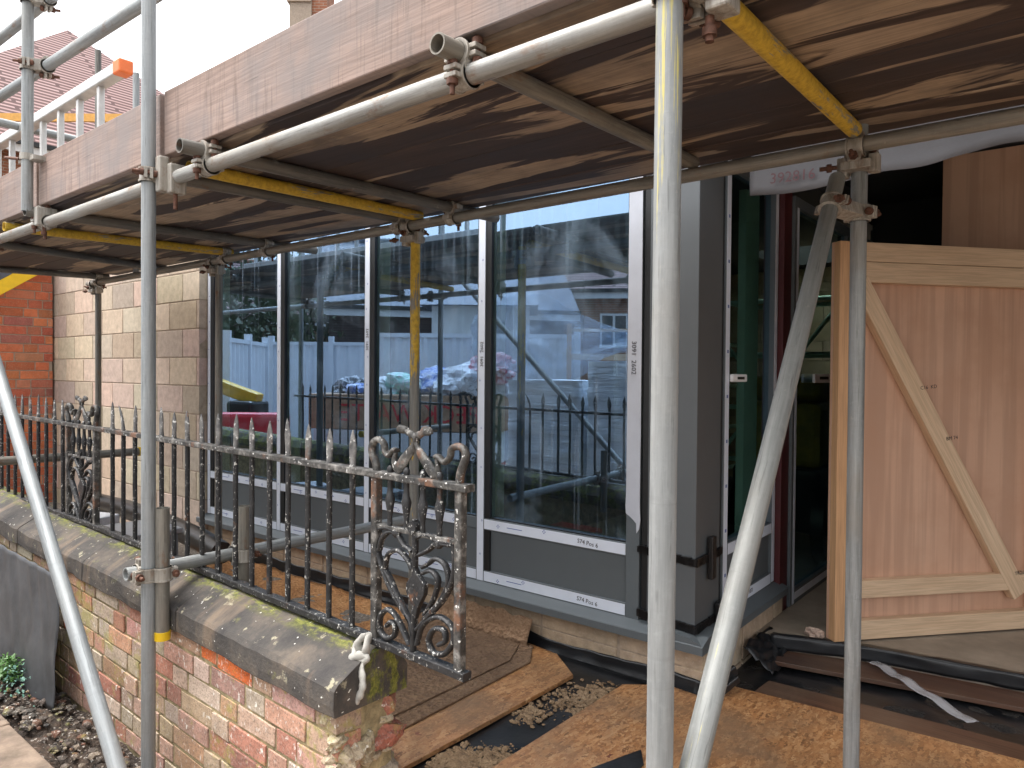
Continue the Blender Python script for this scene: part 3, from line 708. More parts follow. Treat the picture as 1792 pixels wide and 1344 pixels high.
def scroll_panel(dx, dz):
    T = Matrix.Translation((dx, 0, 1.0 + dz))
    sc = MB()
    for nm in ('outL', 'inL', 'secL', 'outR', 'inR', 'midR', 'spirL', 'spirR', 'arcL', 'arcL2', 'arcR', 'arcR2', 'stem', 'stem2'):
        th = .0085 if nm.startswith(('out', 'spir', 'stem')) else .0075
        sc.sweep(spline(SC[nm]), lambda k, n, th=th: (th * (1.0 - .25 * abs(2 * k / n - 1)), .011))
    sc.cyl((-.01, -.014, .135), (-.01, .014, .135), .017, 12); sc.rock((-.085, 0, .106), .016, 2, 2, (1, .9, 1), .2); sc.rock((.085, 0, .103), .016, 3, 2, (1, .9, 1), .2)
    pp = mesh('scroll_panel', sc, M['iron'], rail, M=T)
    for xa in (-.187, .154): mesh('post', MB().box((xa, -.013, -.235), (xa + .025, .013, .262)), M['iron_pale'], pp, bevel=.004)
    ht = MB(); hp = [[-.008, .030], [-.014, .0], [-.036, -.027], [-.036, -.052], [-.014, -.088], [.0, -.125], [.012, -.088], [.036, -.048], [.040, -.018], [.010, .004]]
    n = len(hp); vs = [(a, -.009, b) for a, b in hp] + [(a, .009, b) for a, b in hp]
    ht.add(vs, [list(range(n)), list(range(n, 2 * n))[::-1]] + [((i + 1) % n, i, n + i, n + (i + 1) % n) for i in range(n)])
    mesh('heart_leaf', ht, M['iron'], pp, bevel=.003)
    cr = MB()
    for nm in ('hookL', 'hookR'): cr.sweep(spline(SC[nm]), lambda k, n: (.0125 - .006 * k / n, .012))
    for nm in ('leafL', 'leafR'): cr.sweep(spline(SC[nm]), lambda k, n: (.005 + .013 * math.sin(math.pi * min(1, k / n * 1.15 + .05)) ** 2 * (1 if k / n < .6 else .55) + (.008 if k / n > .85 else 0) * (1 - k / n) / .15, .0075))
    for s, x in ((-1, -.062), (1, .036)): cr.rock((x, 0, .407), .02, 5 + s, 2, (1.25, .45, .65), .25)
    cr.rock((-.008, 0, .385), .014, 4, 2, (.7, .9, 1.2), .2)
    mesh('crest', cr, M['iron_pale'], pp)
    bl = MB()
    for x in (-.115, -.045, .022, .088):
        pr = [(.118, .009), (.15, .008), (.17, .011), (.20, .0165), (.215, .011), (.235, .0085), (.262, .009), (.277, .009), (.285, .011), (.292, .010), (.299, .004)]
        bl.sweep([(x, 0, z) for z, r in pr], lambda k, n, pr=pr: (pr[k][1], pr[k][1] * .8))
    mesh('baluster', bl, M['iron'], pp)
    mr = MB().box((-.170, -.010, .112), (.158, .010, .124)); mesh('middle_rail', mr, M['iron_pale'], pp, bevel=.002)
scroll_panel(0, 0); scroll_panel(-3.855 + 1.47, .02)
# knotted white rag
rg = thing('knotted_rag', 'dirty white rag knotted round the bottom rail at the wall end', 'rag', (-1.66, 1.36, .76))
mb = MB()
def ringp(r, dx, tilt): return [(dx + tilt * math.sin(t), r * math.sin(t), .004 + r * math.cos(t)) for t in [k * .42 for k in range(16)]]
mb.sweep(ringp(.021, -.006, .012), lambda k, n: (.0125 + .003 * math.sin(k * 2.3), .008), up=V((1, 0, 0)))
mb.sweep(ringp(.023, .010, -.014), lambda k, n: (.0125 + .0035 * math.sin(k * 1.9), .008), up=V((1, 0, 0)))
mb.sweep(spline3([(-.030, -.012, .004), (-.020, -.030, -.020), (.006, -.038, -.034), (.026, -.034, -.030), (.030, -.028, -.018), (.010, -.040, -.016), (-.016, -.042, -.030), (-.026, -.036, -.046), (.004, -.044, -.050), (.028, -.040, -.046)]), lambda k, n: (.0125 + .003 * math.sin(k * 1.1), .0095))
mesh('knot', mb, M['rag'], rg)
mb = MB().sweep(spline3([(-.016, -.040, -.040), (-.020, -.050, -.070), (-.018, -.052, -.10), (-.019, -.052, -.125)]), lambda k, n: (.0075 + .0015 * math.sin(k * 1.7), .006)); mesh('tail', mb, M['rag'], rg)
mb = MB().sweep(spline3([(.020, -.040, -.042), (.036, -.048, -.058), (.045, -.052, -.085), (.040, -.055, -.112), (.024, -.056, -.135), (.012, -.056, -.150)]), lambda k, n: (.014 * (1 - .25 * k / n) + .002 * math.sin(k * 1.3), .0075)); mesh('tail', mb, M['rag'], rg)

# ------------------------------------------------------------------ scaffold
PA = tube('scaffold_pole', (-.607, 1.17, 0), (-.599, 1.17, 4.2), 'galv_yellowstreak', 'pale upright scaffold pole with yellow streaks near its top, closest pole to the camera', 'scaffold pole', 'upright scaffold poles')
PB = tube('scaffold_pole', (-2.632, 1.158, 0), (-2.632, 1.158, 4.6), 'galv_light', 'tall plain grey scaffold pole standing in front of the mossy wall and railing', 'scaffold pole', 'upright scaffold poles')
PC = tube('scaffold_pole', (-4.66, 1.05, 0), (-4.66, 1.05, 4.6), 'galv0', 'front scaffold pole at far end, seen only in the window reflection', 'scaffold pole', 'upright scaffold poles')
PD = tube('scaffold_pole', (-6.6, 1.17, 0), (-6.6, 1.17, 4.2), 'galv1', 'outermost front scaffold pole, seen only as a window reflection', 'scaffold pole', 'upright scaffold poles')
RA = tube('scaffold_pole', (-.598, 2.47, .17), (-.602, 2.47, 2.40), 'galv2', 'grey upright pole in front of the plywood door, strapped to the leaning brace', 'scaffold pole', 'upright scaffold poles')
RB = tube('scaffold_pole', (-2.657, 2.47, .17), (-2.657, 2.47, 2.32), 'yellow_top', 'upright pole before the window, its upper third painted yellow', 'scaffold pole', 'upright scaffold poles')
RC = tube('scaffold_pole', (-4.57, 2.47, .17), (-4.57, 2.47, 2.32), 'galv_mud', 'muddy upright pole before the leftmost window mullion', 'scaffold pole', 'upright scaffold poles')
RD = tube('scaffold_pole', (-6.555, 2.47, .0), (-6.555, 2.47, 4.25), 'galv_dark', 'dark upright pole against the tan block wall', 'scaffold pole', 'upright scaffold poles')
LF = tube('ledger_tube', (-4.70, 1.22, 2.255), (1.5, 1.22, 2.255), 'galv_ledger', 'long front ledger tube running under the toe board, pale and rust-stained', group='ledger tubes')
LR = tube('ledger_tube', (-6.62, 2.42, 2.29), (1.6, 2.42, 2.29), 'galv_mud', 'long rear ledger tube crossing in front of the window tops', group='ledger tubes')
LL = tube('ledger_tube', (-8.6, 1.22, 2.255), (-4.72, 1.22, 2.255), 'galv1', 'front ledger tube at the far left end of the platform', group='ledger tubes')
def zt(y): return 2.303 + (y - 1.22) * .029
def transom(x0, x1, y0, y1, mat, label, dz=0, cl=True, cr=True):
    o = tube('transom_tube', (x0, y0, zt(y0) + dz), (x1, y1, zt(y1) + dz), mat, label, group='transom tubes under the deck')
    f = lambda y: x0 + (x1 - x0) * (y - y0) / (y1 - y0)
    if cl: coupler(o, (f(1.22), 1.22, zt(1.22) + dz), (x1 - x0, y1 - y0, 0), (f(1.22), 1.22, 2.255), (1, 0, 0), -1)
    if cr: coupler(o, (f(2.42), 2.42, zt(2.42) + dz), (x1 - x0, y1 - y0, 0), (f(2.42), 2.42, 2.29), (1, 0, 0), 1)
    return o
transom(-1.150, -1.155, 1.13, 2.44, 'galv_mud', 'muddy grey transom tube with its open end above the front ledger, beside the nearest pole', cr=False)
transom(-2.325, -2.358, 1.12, 2.74, 'galv_dark', 'dark transom tube with an open end just right of the tall grey pole')
transom(-2.565, -2.612, 1.27, 2.46, 'yellow_tube', 'yellow painted transom tube under the deck joint at the tall grey pole', dz=0, cl=False, cr=False)
TDt = transom(-2.752, -2.72, 1.24, 2.50, 'galv_dark', 'dark transom tube meeting the tall grey pole, left of the yellow one', dz=0, cl=False)
transom(-3.862, -3.93, 1.14, 2.78, 'galv_dark', 'dark transom tube ending beside the second window mullion')
transom(-4.38, -4.405, 1.20, 2.47, 'yellow_tube', 'dull yellow transom tube under the left part of the deck', cl=False)
transom(-5.0, -5.56, 1.20, 2.60, 'galv_dark', 'dark slanting transom tube at left, beyond the dull yellow one')
transom(-6.44, -6.42, 1.14, 2.50, 'galv_dark', 'dark transom tube at the far left end of the deck')
TY = transom(-.583, -.602, 1.12, 2.40, 'yellow_tube', 'bright yellow flaking transom tube overhead, right of the nearest pole', dz=-.004, cr=False)
# couplers that hold standards and ledgers together
coupler(PB, (-2.632, 1.158, 2.262), (0, 0, 1), (-2.605, 1.222, 2.257), (1, 0, 0), -1)
mb = MB().box((-2.600, 1.165, 2.20), (-2.562, 1.20, 2.325)).box((-2.575, 1.19, 2.195), (-2.535, 1.25, 2.30)); o = mesh('coupler', mb, M['coupler'], PB, world=True, bevel=.006)
mesh('bolt', MB().cyl((-2.60, 1.15, 2.27), (-2.67, 1.12, 2.275), .006, 8).cyl((-2.64, 1.135, 2.272), (-2.655, 1.128, 2.273), .013, 6), M['bolt'], o, world=True); mesh('bolt', MB().cyl((-2.55, 1.215, 2.20), (-2.55, 1.215, 2.14), .008, 8), M['bolt'], o, world=True)
coupler(PA, (-.601, 1.17, 2.262), (0, 0, 1), (-.575, 1.222, 2.257), (1, 0, 0), -1)
mb = MB().box((-.565, 1.17, 2.225), (-.525, 1.20, 2.33)).box((-.545, 1.185, 2.205), (-.500, 1.24, 2.26)); o = mesh('coupler', mb, M['coupler'], PA, world=True, bevel=.005)
mesh('bolt', MB().cyl((-.545, 1.21, 2.205), (-.545, 1.21, 2.160), .0085, 8).cyl((-.545, 1.21, 2.185), (-.545, 1.21, 2.170), .014, 6), M['bolt'], o, world=True)
for P, x in ((RA, -.60), (RB, -2.657), (RC, -4.57), (RD, -6.555)):
    coupler(P, (x, 2.47, 2.272), (0, 0, 1), (x, 2.42, 2.285), (1, 0, 0), 1)
    mb = MB().box((x - .045, 2.405, 2.215), (x + .045, 2.495, 2.243)).box((x - .06, 2.43, 2.20), (x - .03, 2.475, 2.262)).box((x + .032, 2.43, 2.205), (x + .062, 2.47, 2.262))
    o = mesh('coupler', mb, M['coupler'], P, world=True, bevel=.004)
    mesh('bolt', MB().cyl((x - .05, 2.40, 2.225), (x - .10, 2.39, 2.225), .007, 8).cyl((x - .065, 2.397, 2.225), (x - .08, 2.394, 2.225), .013, 6), M['bolt'], o, world=True)
coupler(PC, (-4.66, 1.05, 2.262), (0, 0, 1), (-4.63, 1.215, 2.257), (1, 0, 0), -1)
# braces
BR = tube('brace_tube', (-.510, .475, 0.0), (-.642, 2.375, 2.185), 'galv_brace', 'pale sloping brace tube with a yellow-streaked foot, leaning on the pole by the plywood door', 'scaffold tube', 'sloping brace tubes')
d = (V((-.642, 2.375, 2.185)) - V((-.510, .475, 0))).normalized()
coupler(BR, V((-.510, .475, 0)) + d * 2.765, d, (-.600, 2.47, 2.085), (0, 0, 1), -1)
BL = tube('brace_tube', (-1.905, .902, 0.0), (-4.56, .985, 2.50), 'galv_light', 'pale sloping brace tube crossing the lower left in front of the brick wall', 'scaffold tube', 'sloping brace tubes')
# ties through the railing, and the stub tubes gripping the wall
T1 = tube('tie_tube', (-2.681, 1.10, .836), (-2.681, 2.54, .824), 'galv0', 'tie tube passing through the railing from the tall grey pole to the window', group='tie tubes through the railing')
coupler(T1, (-2.681, 1.158, .834), (0, 1, 0), (-2.632, 1.158, .834), (0, 0, 1), -1, mat='coupler')
coupler(T1, (-2.681, 1.215, .834), (0, 1, 0), (-2.606, 1.196, .834), (0, 0, 1), 1)
coupler(T1, (-2.681, 1.53, .834), (0, 1, 0), (-2.630, 1.53, .834), (0, 0, 1), 1)
T2 = tube('tie_tube', (-4.62, .98, 1.066), (-4.63, 1.985, 1.058), 'galv_mud', 'tie tube with a yellow end cap passing through the railing by the far scroll panel', group='tie tubes through the railing')
mesh('end_cap', MB().cyl((-4.63, 1.975, 1.058), (-4.63, 2.02, 1.058), .0275, 16), M['yellow_cap'], T2, world=True, bevel=.004)
S1 = tube('stub_tube', (-2.606, 1.196, .612), (-2.606, 1.196, 1.072), 'galv_mud', 'short upright stub tube with a yellow foot cap, right behind the tall grey pole', group='short stub tubes by the wall')
mesh('end_cap', MB().cyl((-2.606, 1.196, .595), (-2.606, 1.196, .625), .0275, 16), M['yellow_cap'], S1, world=True, bevel=.004)
S2 = tube('stub_tube', (-2.630, 1.53, .60), (-2.630, 1.53, 1.03), 'galv_mud', 'short upright stub tube inside the railing, gripped to the tie tube', group='short stub tubes by the wall')
# guard rails above the deck and the short guard post
G0 = tube('scaffold_pole', (-3.862, 1.150, 2.300), (-3.835, 1.150, 3.9), 'galv0', 'short guard post fixed outside the toe board at upper left', 'scaffold pole', 'upright scaffold poles')
G1 = tube('guard_rail_tube', (-8.5, 1.215, 3.11), (-2.60, 1.215, 2.942), 'galv1', 'lower guard rail tube above the toe board, clamped to the short guard post', group='guard rail tubes')
G2 = tube('guard_rail_tube', (-8.5, 1.215, 3.41), (-3.72, 1.215, 3.275), 'galv3', 'upper guard rail tube in the top left corner', group='guard rail tubes')
coupler(G0, (-3.85, 1.150, 2.972), (0, 0, 1), (-3.82, 1.215, 2.976), (1, 0, 0), -1)
coupler(G0, (-3.84, 1.150, 3.278), (0, 0, 1), (-3.80, 1.215, 3.278), (1, 0, 0), -1)
mb = MB().pipe((-3.86, 1.15, 2.535), (-3.86, 1.15, 2.565), TR + .006, .005, 18).box((-3.93, 1.135, 2.53), (-3.87, 1.175, 2.548)).box((-3.85, 1.15, 2.53), (-3.78, 1.20, 2.55))
o = mesh('coupler', mb, M['coupler'], G0, world=True); mesh('bolt', MB().cyl((-3.90, 1.13, 2.545), (-3.99, 1.10, 2.56), .007, 8), M['bolt'], o, world=True)
mb = MB().box((-3.845, 1.17, 2.235), (-3.800, 1.255, 2.32)).pipe((-3.85, 1.22, 2.255), (-3.80, 1.22, 2.255), TR + .007, .006, 20); o = mesh('coupler', mb, M['coupler'], LF, world=True, bevel=.004)
mesh('bolt', MB().cyl((-3.82, 1.205, 2.24), (-3.82, 1.21, 2.175), .008, 8).cyl((-3.82, 1.205, 2.21), (-3.82, 1.205, 2.195), .014, 6), M['bolt'], o, world=True)
tube('scaffold_pole', (-5.90, 2.50, 2.30), (-5.90, 2.50, 3.90), 'galv_light', 'thin pale guard post rising behind the toe board near the tall grey pole', 'scaffold pole', 'upright scaffold poles')
tube('guard_rail_tube', (-5.10, 1.05, 3.04), (-5.10, 2.75, 3.04), 'galv2', 'short cross tube behind the ladder at far left', group='guard rail tubes')
# platform boards and toe boards
ordn = ['first', 'second', 'third', 'fourth', 'fifth', 'sixth']
for k in range(6):
    y0 = 1.245 + k * .2235
    for (a, b, side) in ((-2.50, 1.42, 'right-hand'), (-6.45, -2.515, 'left-hand')):
        o = MB(); n = 10; vs = []
        for i in range(n + 1):
            x = a + (b - a) * i / n; e = .003 * noise.noise(V((x * 1.2, k * 3.3, 1)))
            for yy, zz in ((y0, 0), (y0 + .219, 0), (y0 + .219, .038), (y0, .038)): vs.append((x - a, yy, zz + zt(yy) + TR + .002 + e))
        o.add(vs, [(i * 4 + j, i * 4 + (j + 1) % 4, i * 4 + 4 + (j + 1) % 4, i * 4 + 4 + j) for i in range(n) for j in range(4)]); o.add(vs, [(0, 3, 2, 1), (n * 4, n * 4 + 1, n * 4 + 2, n * 4 + 3)])
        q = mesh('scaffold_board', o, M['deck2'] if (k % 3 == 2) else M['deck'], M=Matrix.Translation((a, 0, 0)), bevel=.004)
        tag(q, '%s stained deck board counted back from the toe board, %s run' % (ordn[k], side), 'board', 'deck boards of the scaffold platform')
for a, b, lab in ((-2.605, 1.5, 'long weathered toe board edging the deck, right of the tall grey pole'), (-3.875, -2.635, 'weathered toe board between the short guard post and the tall grey pole'), (-6.4, -3.90, 'weathered toe board at far left, beyond the short guard post')):
    o = mesh('toe_board', MB().box((0, 1.200, 2.338), (b - a, 1.238, 2.565)), M['toe'], M=Matrix.Translation((a, 0, 0)), bevel=.004); tag(o, lab, 'board', 'toe boards along the platform edge')
# pale insulated board edge behind the rear ledger
o = mesh('insulation_board', MB().box((-.62, 2.585, 2.395), (1.5, 2.66, 2.435)), simple('grey_gritty_board', (.34, .325, .30), .9, 0, .4, 60, .5), bevel=.004); tag(o, 'thin gritty grey board edge lying along the deck behind the rear ledger', 'board')
# ladder laid on its edge along the platform
ld = thing('ladder', 'aluminium ladder laid on edge along the platform, with an orange end cap', 'ladder', (-3.72, 1.5, 3.03))
def ist(z0): return MB().box((-3.4, -.014, z0 - .012), (0, .014, z0 + .012)).box((-3.4, -.030, z0 + .008), (0, .030, z0 + .014)).box((-3.4, -.030, z0 - .014), (0, .030, z0 - .008))
mesh('stile', MB().box((-3.4, -.03, -.028), (0, .03, .028)), M['alu'], ld, bevel=.006); mesh('stile', MB().box((-3.4, -.03, -.368), (0, .03, -.312)), M['alu'], ld, bevel=.006)
for k in range(12): mesh('rung', MB().box((-.245 - .272 * k, -.015, -.318), (-.212 - .272 * k, .015, -.024)), M['alu'], ld, bevel=.006)
mesh('end_cap', MB().box((-.005, -.034, -.033), (.075, .034, .033)), M['orange_cap'], ld, bevel=.008)

# ------------------------------------------------------------------ the new building: glazed front
FM = Matrix.Translation((-.85, 2.91, 0)) @ Matrix.Rotation(.015, 4, 'Z')      # local x along the front, y inwards
HD = 2.60
gs = thing('glazed_screen', 'long grey window wall of four tall panes over grey panels, white film on frame', 'window wall', M=FM)
ms = [-4.575, -3.632, -2.690, -1.752, -.825]
mw = [.042, .044, .047, .050, .0]
def diamond(mb, x, y, z, s, ax='x'):
    for dx, dz in ((0, .5), (.5, 0), (0, -.5), (-.5, 0)):
        mb.box((x + dx * s - s * .2, y - .0008, z + dz * s - s * .2), (x + dx * s + s * .2, y + .0004, z + dz * s + s * .2), Matrix.Translation((0, 0, 0)))
for i, x in enumerate(ms[:4]):
    w_ = mw[i]
    m = mesh('mullion', MB().box((x, .0, .44), (x + w_, .05, HD)).box((x - .012, .006, .44), (x, .05, HD)), M['frame'], gs, bevel=.002)
    mesh('gasket', MB().box((x + w_, .003, .50), (x + w_ + .038, .022, HD)), M['gasket'], m)
    tp = mesh('protective_film', MB().box((x + .002, -.0022, .446), (x + w_ - .003, -.0006, HD - .01)), M['tape'], m)
    mk = MB()
    for k in range(9): diamond(mk, x + w_ * rnd.uniform(.3, .75), -.0022, .6 + k * .22 + rnd.uniform(-.05, .05), .008)
    mesh('printed_mark', mk, M['ink'], tp)
    if i in (2, 3): text('handwriting', '3091  2602', .030, M['pen'], tp, Matrix.Translation((x + w_ * .75, -.0028, 1.60 - .1 * i + .3)) @ Matrix.Rotation(R(90), 4, 'X') @ Matrix.Rotation(R(90), 4, 'Z'))
    mesh('inner_post', MB().box((x + .0, .0515, .44), (x + w_ + .012, .155, HD)), M['inner_tape'], m)
# right-hand end mullion, film torn off near the bottom
x = -.832; w_ = .068
m = mesh('mullion', MB().box((x, -.004, .44), (x + w_, .10, HD)), M['frame'], gs, bevel=.002)
fl = [(x + .001, HD - .02), (x + w_ + .002, HD - .02), (x + w_ + .004, 1.3), (x + w_ + .003, .98), (x + w_ + .007, .90), (x + w_ + .001, .86), (x + w_ - .012, .84), (x + w_ - .014, .885), (x + w_ - .03, .90), (x + w_ - .05, .915), (x + .0, .925), (x - .002, .96), (x + .001, 1.05)]
n = len(fl); mbf = MB(); mbf.add([(a, -.0085, b) for a, b in fl] + [(a, -.0065, b) for a, b in fl], [list(range(n))[::-1], list(range(n, 2 * n))] + [(i, (i + 1) % n, n + (i + 1) % n, n + i) for i in range(n)])
tp = mesh('protective_film', mbf, M['tape_grey'], m)
text('handwriting', '3091  2602', .034, M['pen'], tp, Matrix.Translation((x + w_ * .33, -.0092, 1.72)) @ Matrix.Rotation(R(90), 4, 'X') @ Matrix.Rotation(R(-90), 4, 'Z'))
# rails, panels, panes
xs = [(ms[k] + mw[k], ms[k + 1]) for k in range(3)] + [(ms[3] + mw[3], -.832)]
for i, (a, b) in enumerate(xs):
    for zc, wr in ((.755, True), (.474, False)):
        r_ = mesh('frame_rail', MB().box((a + .001, .001, zc - .032), (b - .001, .098, zc + .030)), M['frame'], gs, bevel=.002)
        e = b - .004 if not (i == 2 and wr) else b - .10
        tp = mesh('protective_film', MB().box((a + .002, -.0016, zc - .026), (e, .0002, zc + .025)), M['tape'], r_)
        mk = MB(); xx = a + .1
        while xx < e - .06:
            if not (i == 3 and .54 < xx - a < .78): diamond(mk, xx, -.0016, zc + rnd.uniform(-.016, .016), .014)
            xx += rnd.choice([.14, .17, .3])
        xx = a + .16
        while xx < min(e - .2, a + (.40 if i == 3 else 9)):
            mk.box((xx, -.0024, zc - .002), (xx + .10, -.0016, zc + .002)); xx += .34
        mesh('printed_mark', mk, M['ink'], tp)
        if i == 3: text('handwriting', 'S74 Pos 6', .030, M['pen'], tp, Matrix.Translation((a + .60, -.0026, zc - .008)) @ Matrix.Rotation(R(90), 4, 'X') @ Matrix.Rotation(R(-4), 4, 'Z'))
    mesh('lower_panel', MB().box((a + .010, .014, .500), (b - .010, .045, .728)), M['panel'], gs)
    mesh('gasket', MB().box((a + .001, .010, .500), (a + .010, .040, .728)).box((a + .04, .008, .780), (b - .001, .022, .792)), M['gasket'], gs)
    mesh('glass_pane', MB().box((a + .012, .024, .782), (b, .046, HD - .03)), M['glass'], gs)
mesh('head_rail', MB().box((-4.60, .0, HD - .03), (-.75, .10, HD + .12)), M['frame'], gs)
# sill and plinth
pl = thing('plinth_wall', 'low tan block plinth under the grey window sill, black damp membrane at its foot', 'wall', M=FM)
mb = MB(); rr = random.Random(3); x = -4.9
while x < -.445:
    b = min(x + .44, -.452); c = rr.choice([(.40, .30, .21), (.42, .33, .23), (.37, .28, .19)])
    for z0, z1 in ((.16, .275), (.283, .392)):
        mb.box((x, .012, z0), (b - .008, .10, z1), None, c)
    x += .448
mesh('blockwork', mb, M['block'], pl, bevel=.003)
mesh('mortar', MB().box((-4.9, .017, .10), (-.455, .095, .392)), M['mortar_block'], pl)
mb = MB()
mb.add([(x_, y_, z_) for x_ in (-4.62, -.425) for y_, z_ in ((.10, .452), (-.004, .442), (-.066, .418), (-.070, .414), (-.070, .380), (-.062, .378), (-.05, .392), (.10, .392))],
       [(k, (k + 1) % 8, 8 + (k + 1) % 8, 8 + k) for k in range(8)] + [list(range(8))[::-1], list(range(8, 16))])
mesh('sill', mb, M['frame'], pl)
# side sill and side block return, world aligned to the +X face of the corner
mb = MB()
mb.add([(x_, y_, z_) for y_ in (-.065, 1.06) for x_, z_ in ((-.60, .452), (-.49, .442), (-.432, .420), (-.424, .416), (-.424, .381), (-.43, .379), (-.46, .3905), (-.60, .3905))],
       [(k, 8 + k, 8 + (k + 1) % 8, (k + 1) % 8) for k in range(8)] + [list(range(8)), list(range(8, 16))[::-1]])
mesh('sill', mb, M['frame'], pl)
mb = MB(); y = .014
while y < 1.05:
    b = min(y + .44, 1.05)
    for z0, z1 in ((.02, .19), (.198, .388)): mb.box((-.56, y + .002, z0), (-.449, b - .008, z1), None, rr.choice([(.40, .30, .21), (.42, .33, .23)]))
    y += .448
mesh('blockwork', mb, M['block'], pl, bevel=.003)
def dpm_edge(u, v):
    x = -4.6 + 4.14 * u; h = (.075 + .025 * noise.noise(V((x * 2.2, 0, 0))) + .012 * noise.noise(V((x * 9, 0, 3)))) * v
    return V((x, .009 - .022 * (1 - v) ** 2 - .006 * noise.noise(V((x * 8, v * 3, 0))) - .004, .165 + h))
mesh('damp_membrane', MB().grid(dpm_edge, 120, 5), M['dpm'], pl, solid=.002)
# corner column with black strap
cc = thing('corner_column', 'square grey clad column at the window corner, bound with black straps', 'column', M=FM)
mesh('cladding', MB().box((-.722, -.006, .447), (-.489, .255, HD + .10)), M['col_grey'], cc, bevel=.003)
mesh('gasket', MB().box((-.752, .0, .447), (-.722, .09, HD)).box((-.53, .256, .447), (-.498, .29, HD)), M['gasket'], cc)
for z in (.76, .468):
    mb = MB(); th = .020
    def strap(p, q, mb=mb):
        L = (V(q) - V(p)); n = max(2, int(L.length / .012))
        for k in range(n):
            c = V(p) + L * (k + .5) / n; s = L / n * .46
            mb.box((c.x - abs(s.x) - .006, c.y - abs(s.y) - .006, c.z - th * rnd.uniform(.75, 1.0)), (c.x + abs(s.x) + .006, c.y + abs(s.y) + .006, c.z + th * rnd.uniform(.6, .9)))
    strap((-.76, -.014, z + .015), (-.485, -.014, z - .005)); strap((-.481, -.01, z - .005), (-.481, .255, z - .03 + .03))
    st = mesh('strap', mb, M['black_iron_strap'], cc)
    if z > .6: mesh('clip', MB().box((-.478, .10, z - .10), (-.455, .145, z + .09)), M['black_plastic'], st, bevel=.004)
    else: mesh('clip', MB().box((-.478, .18, z - .02), (-.45, .27, z + .07)), M['black_plastic'], st, bevel=.008)
# side screen facing the entrance
ss = thing('side_screen', 'narrow grey glazed screen on the building side beside the corner column', 'window wall', M=FM)
X0 = -.490
def side(name, a, b, z0, z1, mat, par, d0=-.06, d1=0.0, **k): return mesh(name, MB().box((X0 + d0, a, z0), (X0 + d1, b, z1)), M[mat], par, **k)
m1 = side('mullion', .292, .352, .446, HD, 'frame', ss, bevel=.002); side('protective_film', .300, .345, .45, HD - .02, 'tape', m1, .0004, .002)
mk = MB()
for k in range(9): mk.box((X0 + .002, .315, .62 + k * .21), (X0 + .0028, .332, .635 + k * .21))
mesh('printed_mark', mk, M['ink'], m1)
m2 = side('mullion', .965, 1.02, .446, HD, 'frame', ss, bevel=.002); side('protective_film', .972, 1.012, .45, HD - .02, 'tape', m2, .0004, .002)
for zc in (.745, .474):
    r_ = side('frame_rail', .353, .964, zc - .032, zc + .030, 'frame', ss, bevel=.002); side('protective_film', .356, .960, zc - .026, zc + .025, 'tape', r_, .0004, .002)
text('handwriting', '11071', .03, M['pen'], r_, Matrix.Translation((X0 + .0026, .62, .466)) @ Matrix.Rotation(R(90), 4, 'Z') @ Matrix.Rotation(R(90), 4, 'X'))
side('lower_panel', .356, .960, .500, .715, 'panel', ss, -.045, -.014)
side('head_rail', .292, 1.02, HD - .06, HD + .05, 'frame', ss, -.06, -.002)
side('glass_pane', .352, .965, .775, HD - .06, 'glass_side', ss, -.046, -.026)
side('inner_post', .74, .93, .446, HD - .07, 'inner_green', ss, -.115, -.075)
p_ = mesh('bracket_plate', MB().box((X0 + .003, .345, 1.535), (X0 + .02, .53, 1.572)), M['white_plate'], ss, bevel=.006); mesh('slot', MB().box((X0 + .0205, .40, 1.547), (X0 + .021, .49, 1.560)), M['gasket'], p_)
# red steel post and the second, entrance screen
o = mesh('steel_post', MB().box((-1.42, 3.925, .05), (-1.325, 4.045, 2.9)), M['red_paint'], bevel=.003); tag(o, 'dark red primed steel post between the two side screens', 'post')
es = thing('entrance_screen', 'grey glazed entrance screen deeper under the porch, partly behind the plywood door', 'window wall', (-1.31, 4.05, 0))
def es_box(name, a, b, z0, z1, mat, par, d0=-.06, d1=0.0, **k): return mesh(name, MB().box((d0, a, z0), (d1, b, z1)), M[mat], par, **k)
m1 = es_box('mullion', .0, .07, .28, 2.56, 'frame', es, bevel=.002); es_box('protective_film', .035, .065, .285, 2.5, 'tape', m1, .0004, .002)
es_box('frame_rail', .07, 2.0, .28, .36, 'frame', es, bevel=.002); es_box('protective_film', .071, 2.0, .305, .345, 'tape', es, .0004, .002)
es_box('head_rail', .07, 2.0, 2.50, 2.56, 'frame', es, bevel=.002); es_box('glass_pane', .072, 2.0, .362, 2.50, 'glass_side', es, -.04, -.02)
es_box('mullion', 1.05, 1.11, .36, 2.50, 'frame', es, bevel=.002)
p_ = es_box('bracket_plate', .33, .68, 1.525, 1.578, 'white_plate', es, .003, .02, bevel=.006); es_box('slot', .42, .60, 1.545, 1.562, 'gasket', p_, .0202, .0208)
es_box('threshold', -.02, 2.0, .20, .278, 'black_plastic', es, -.06, .05)
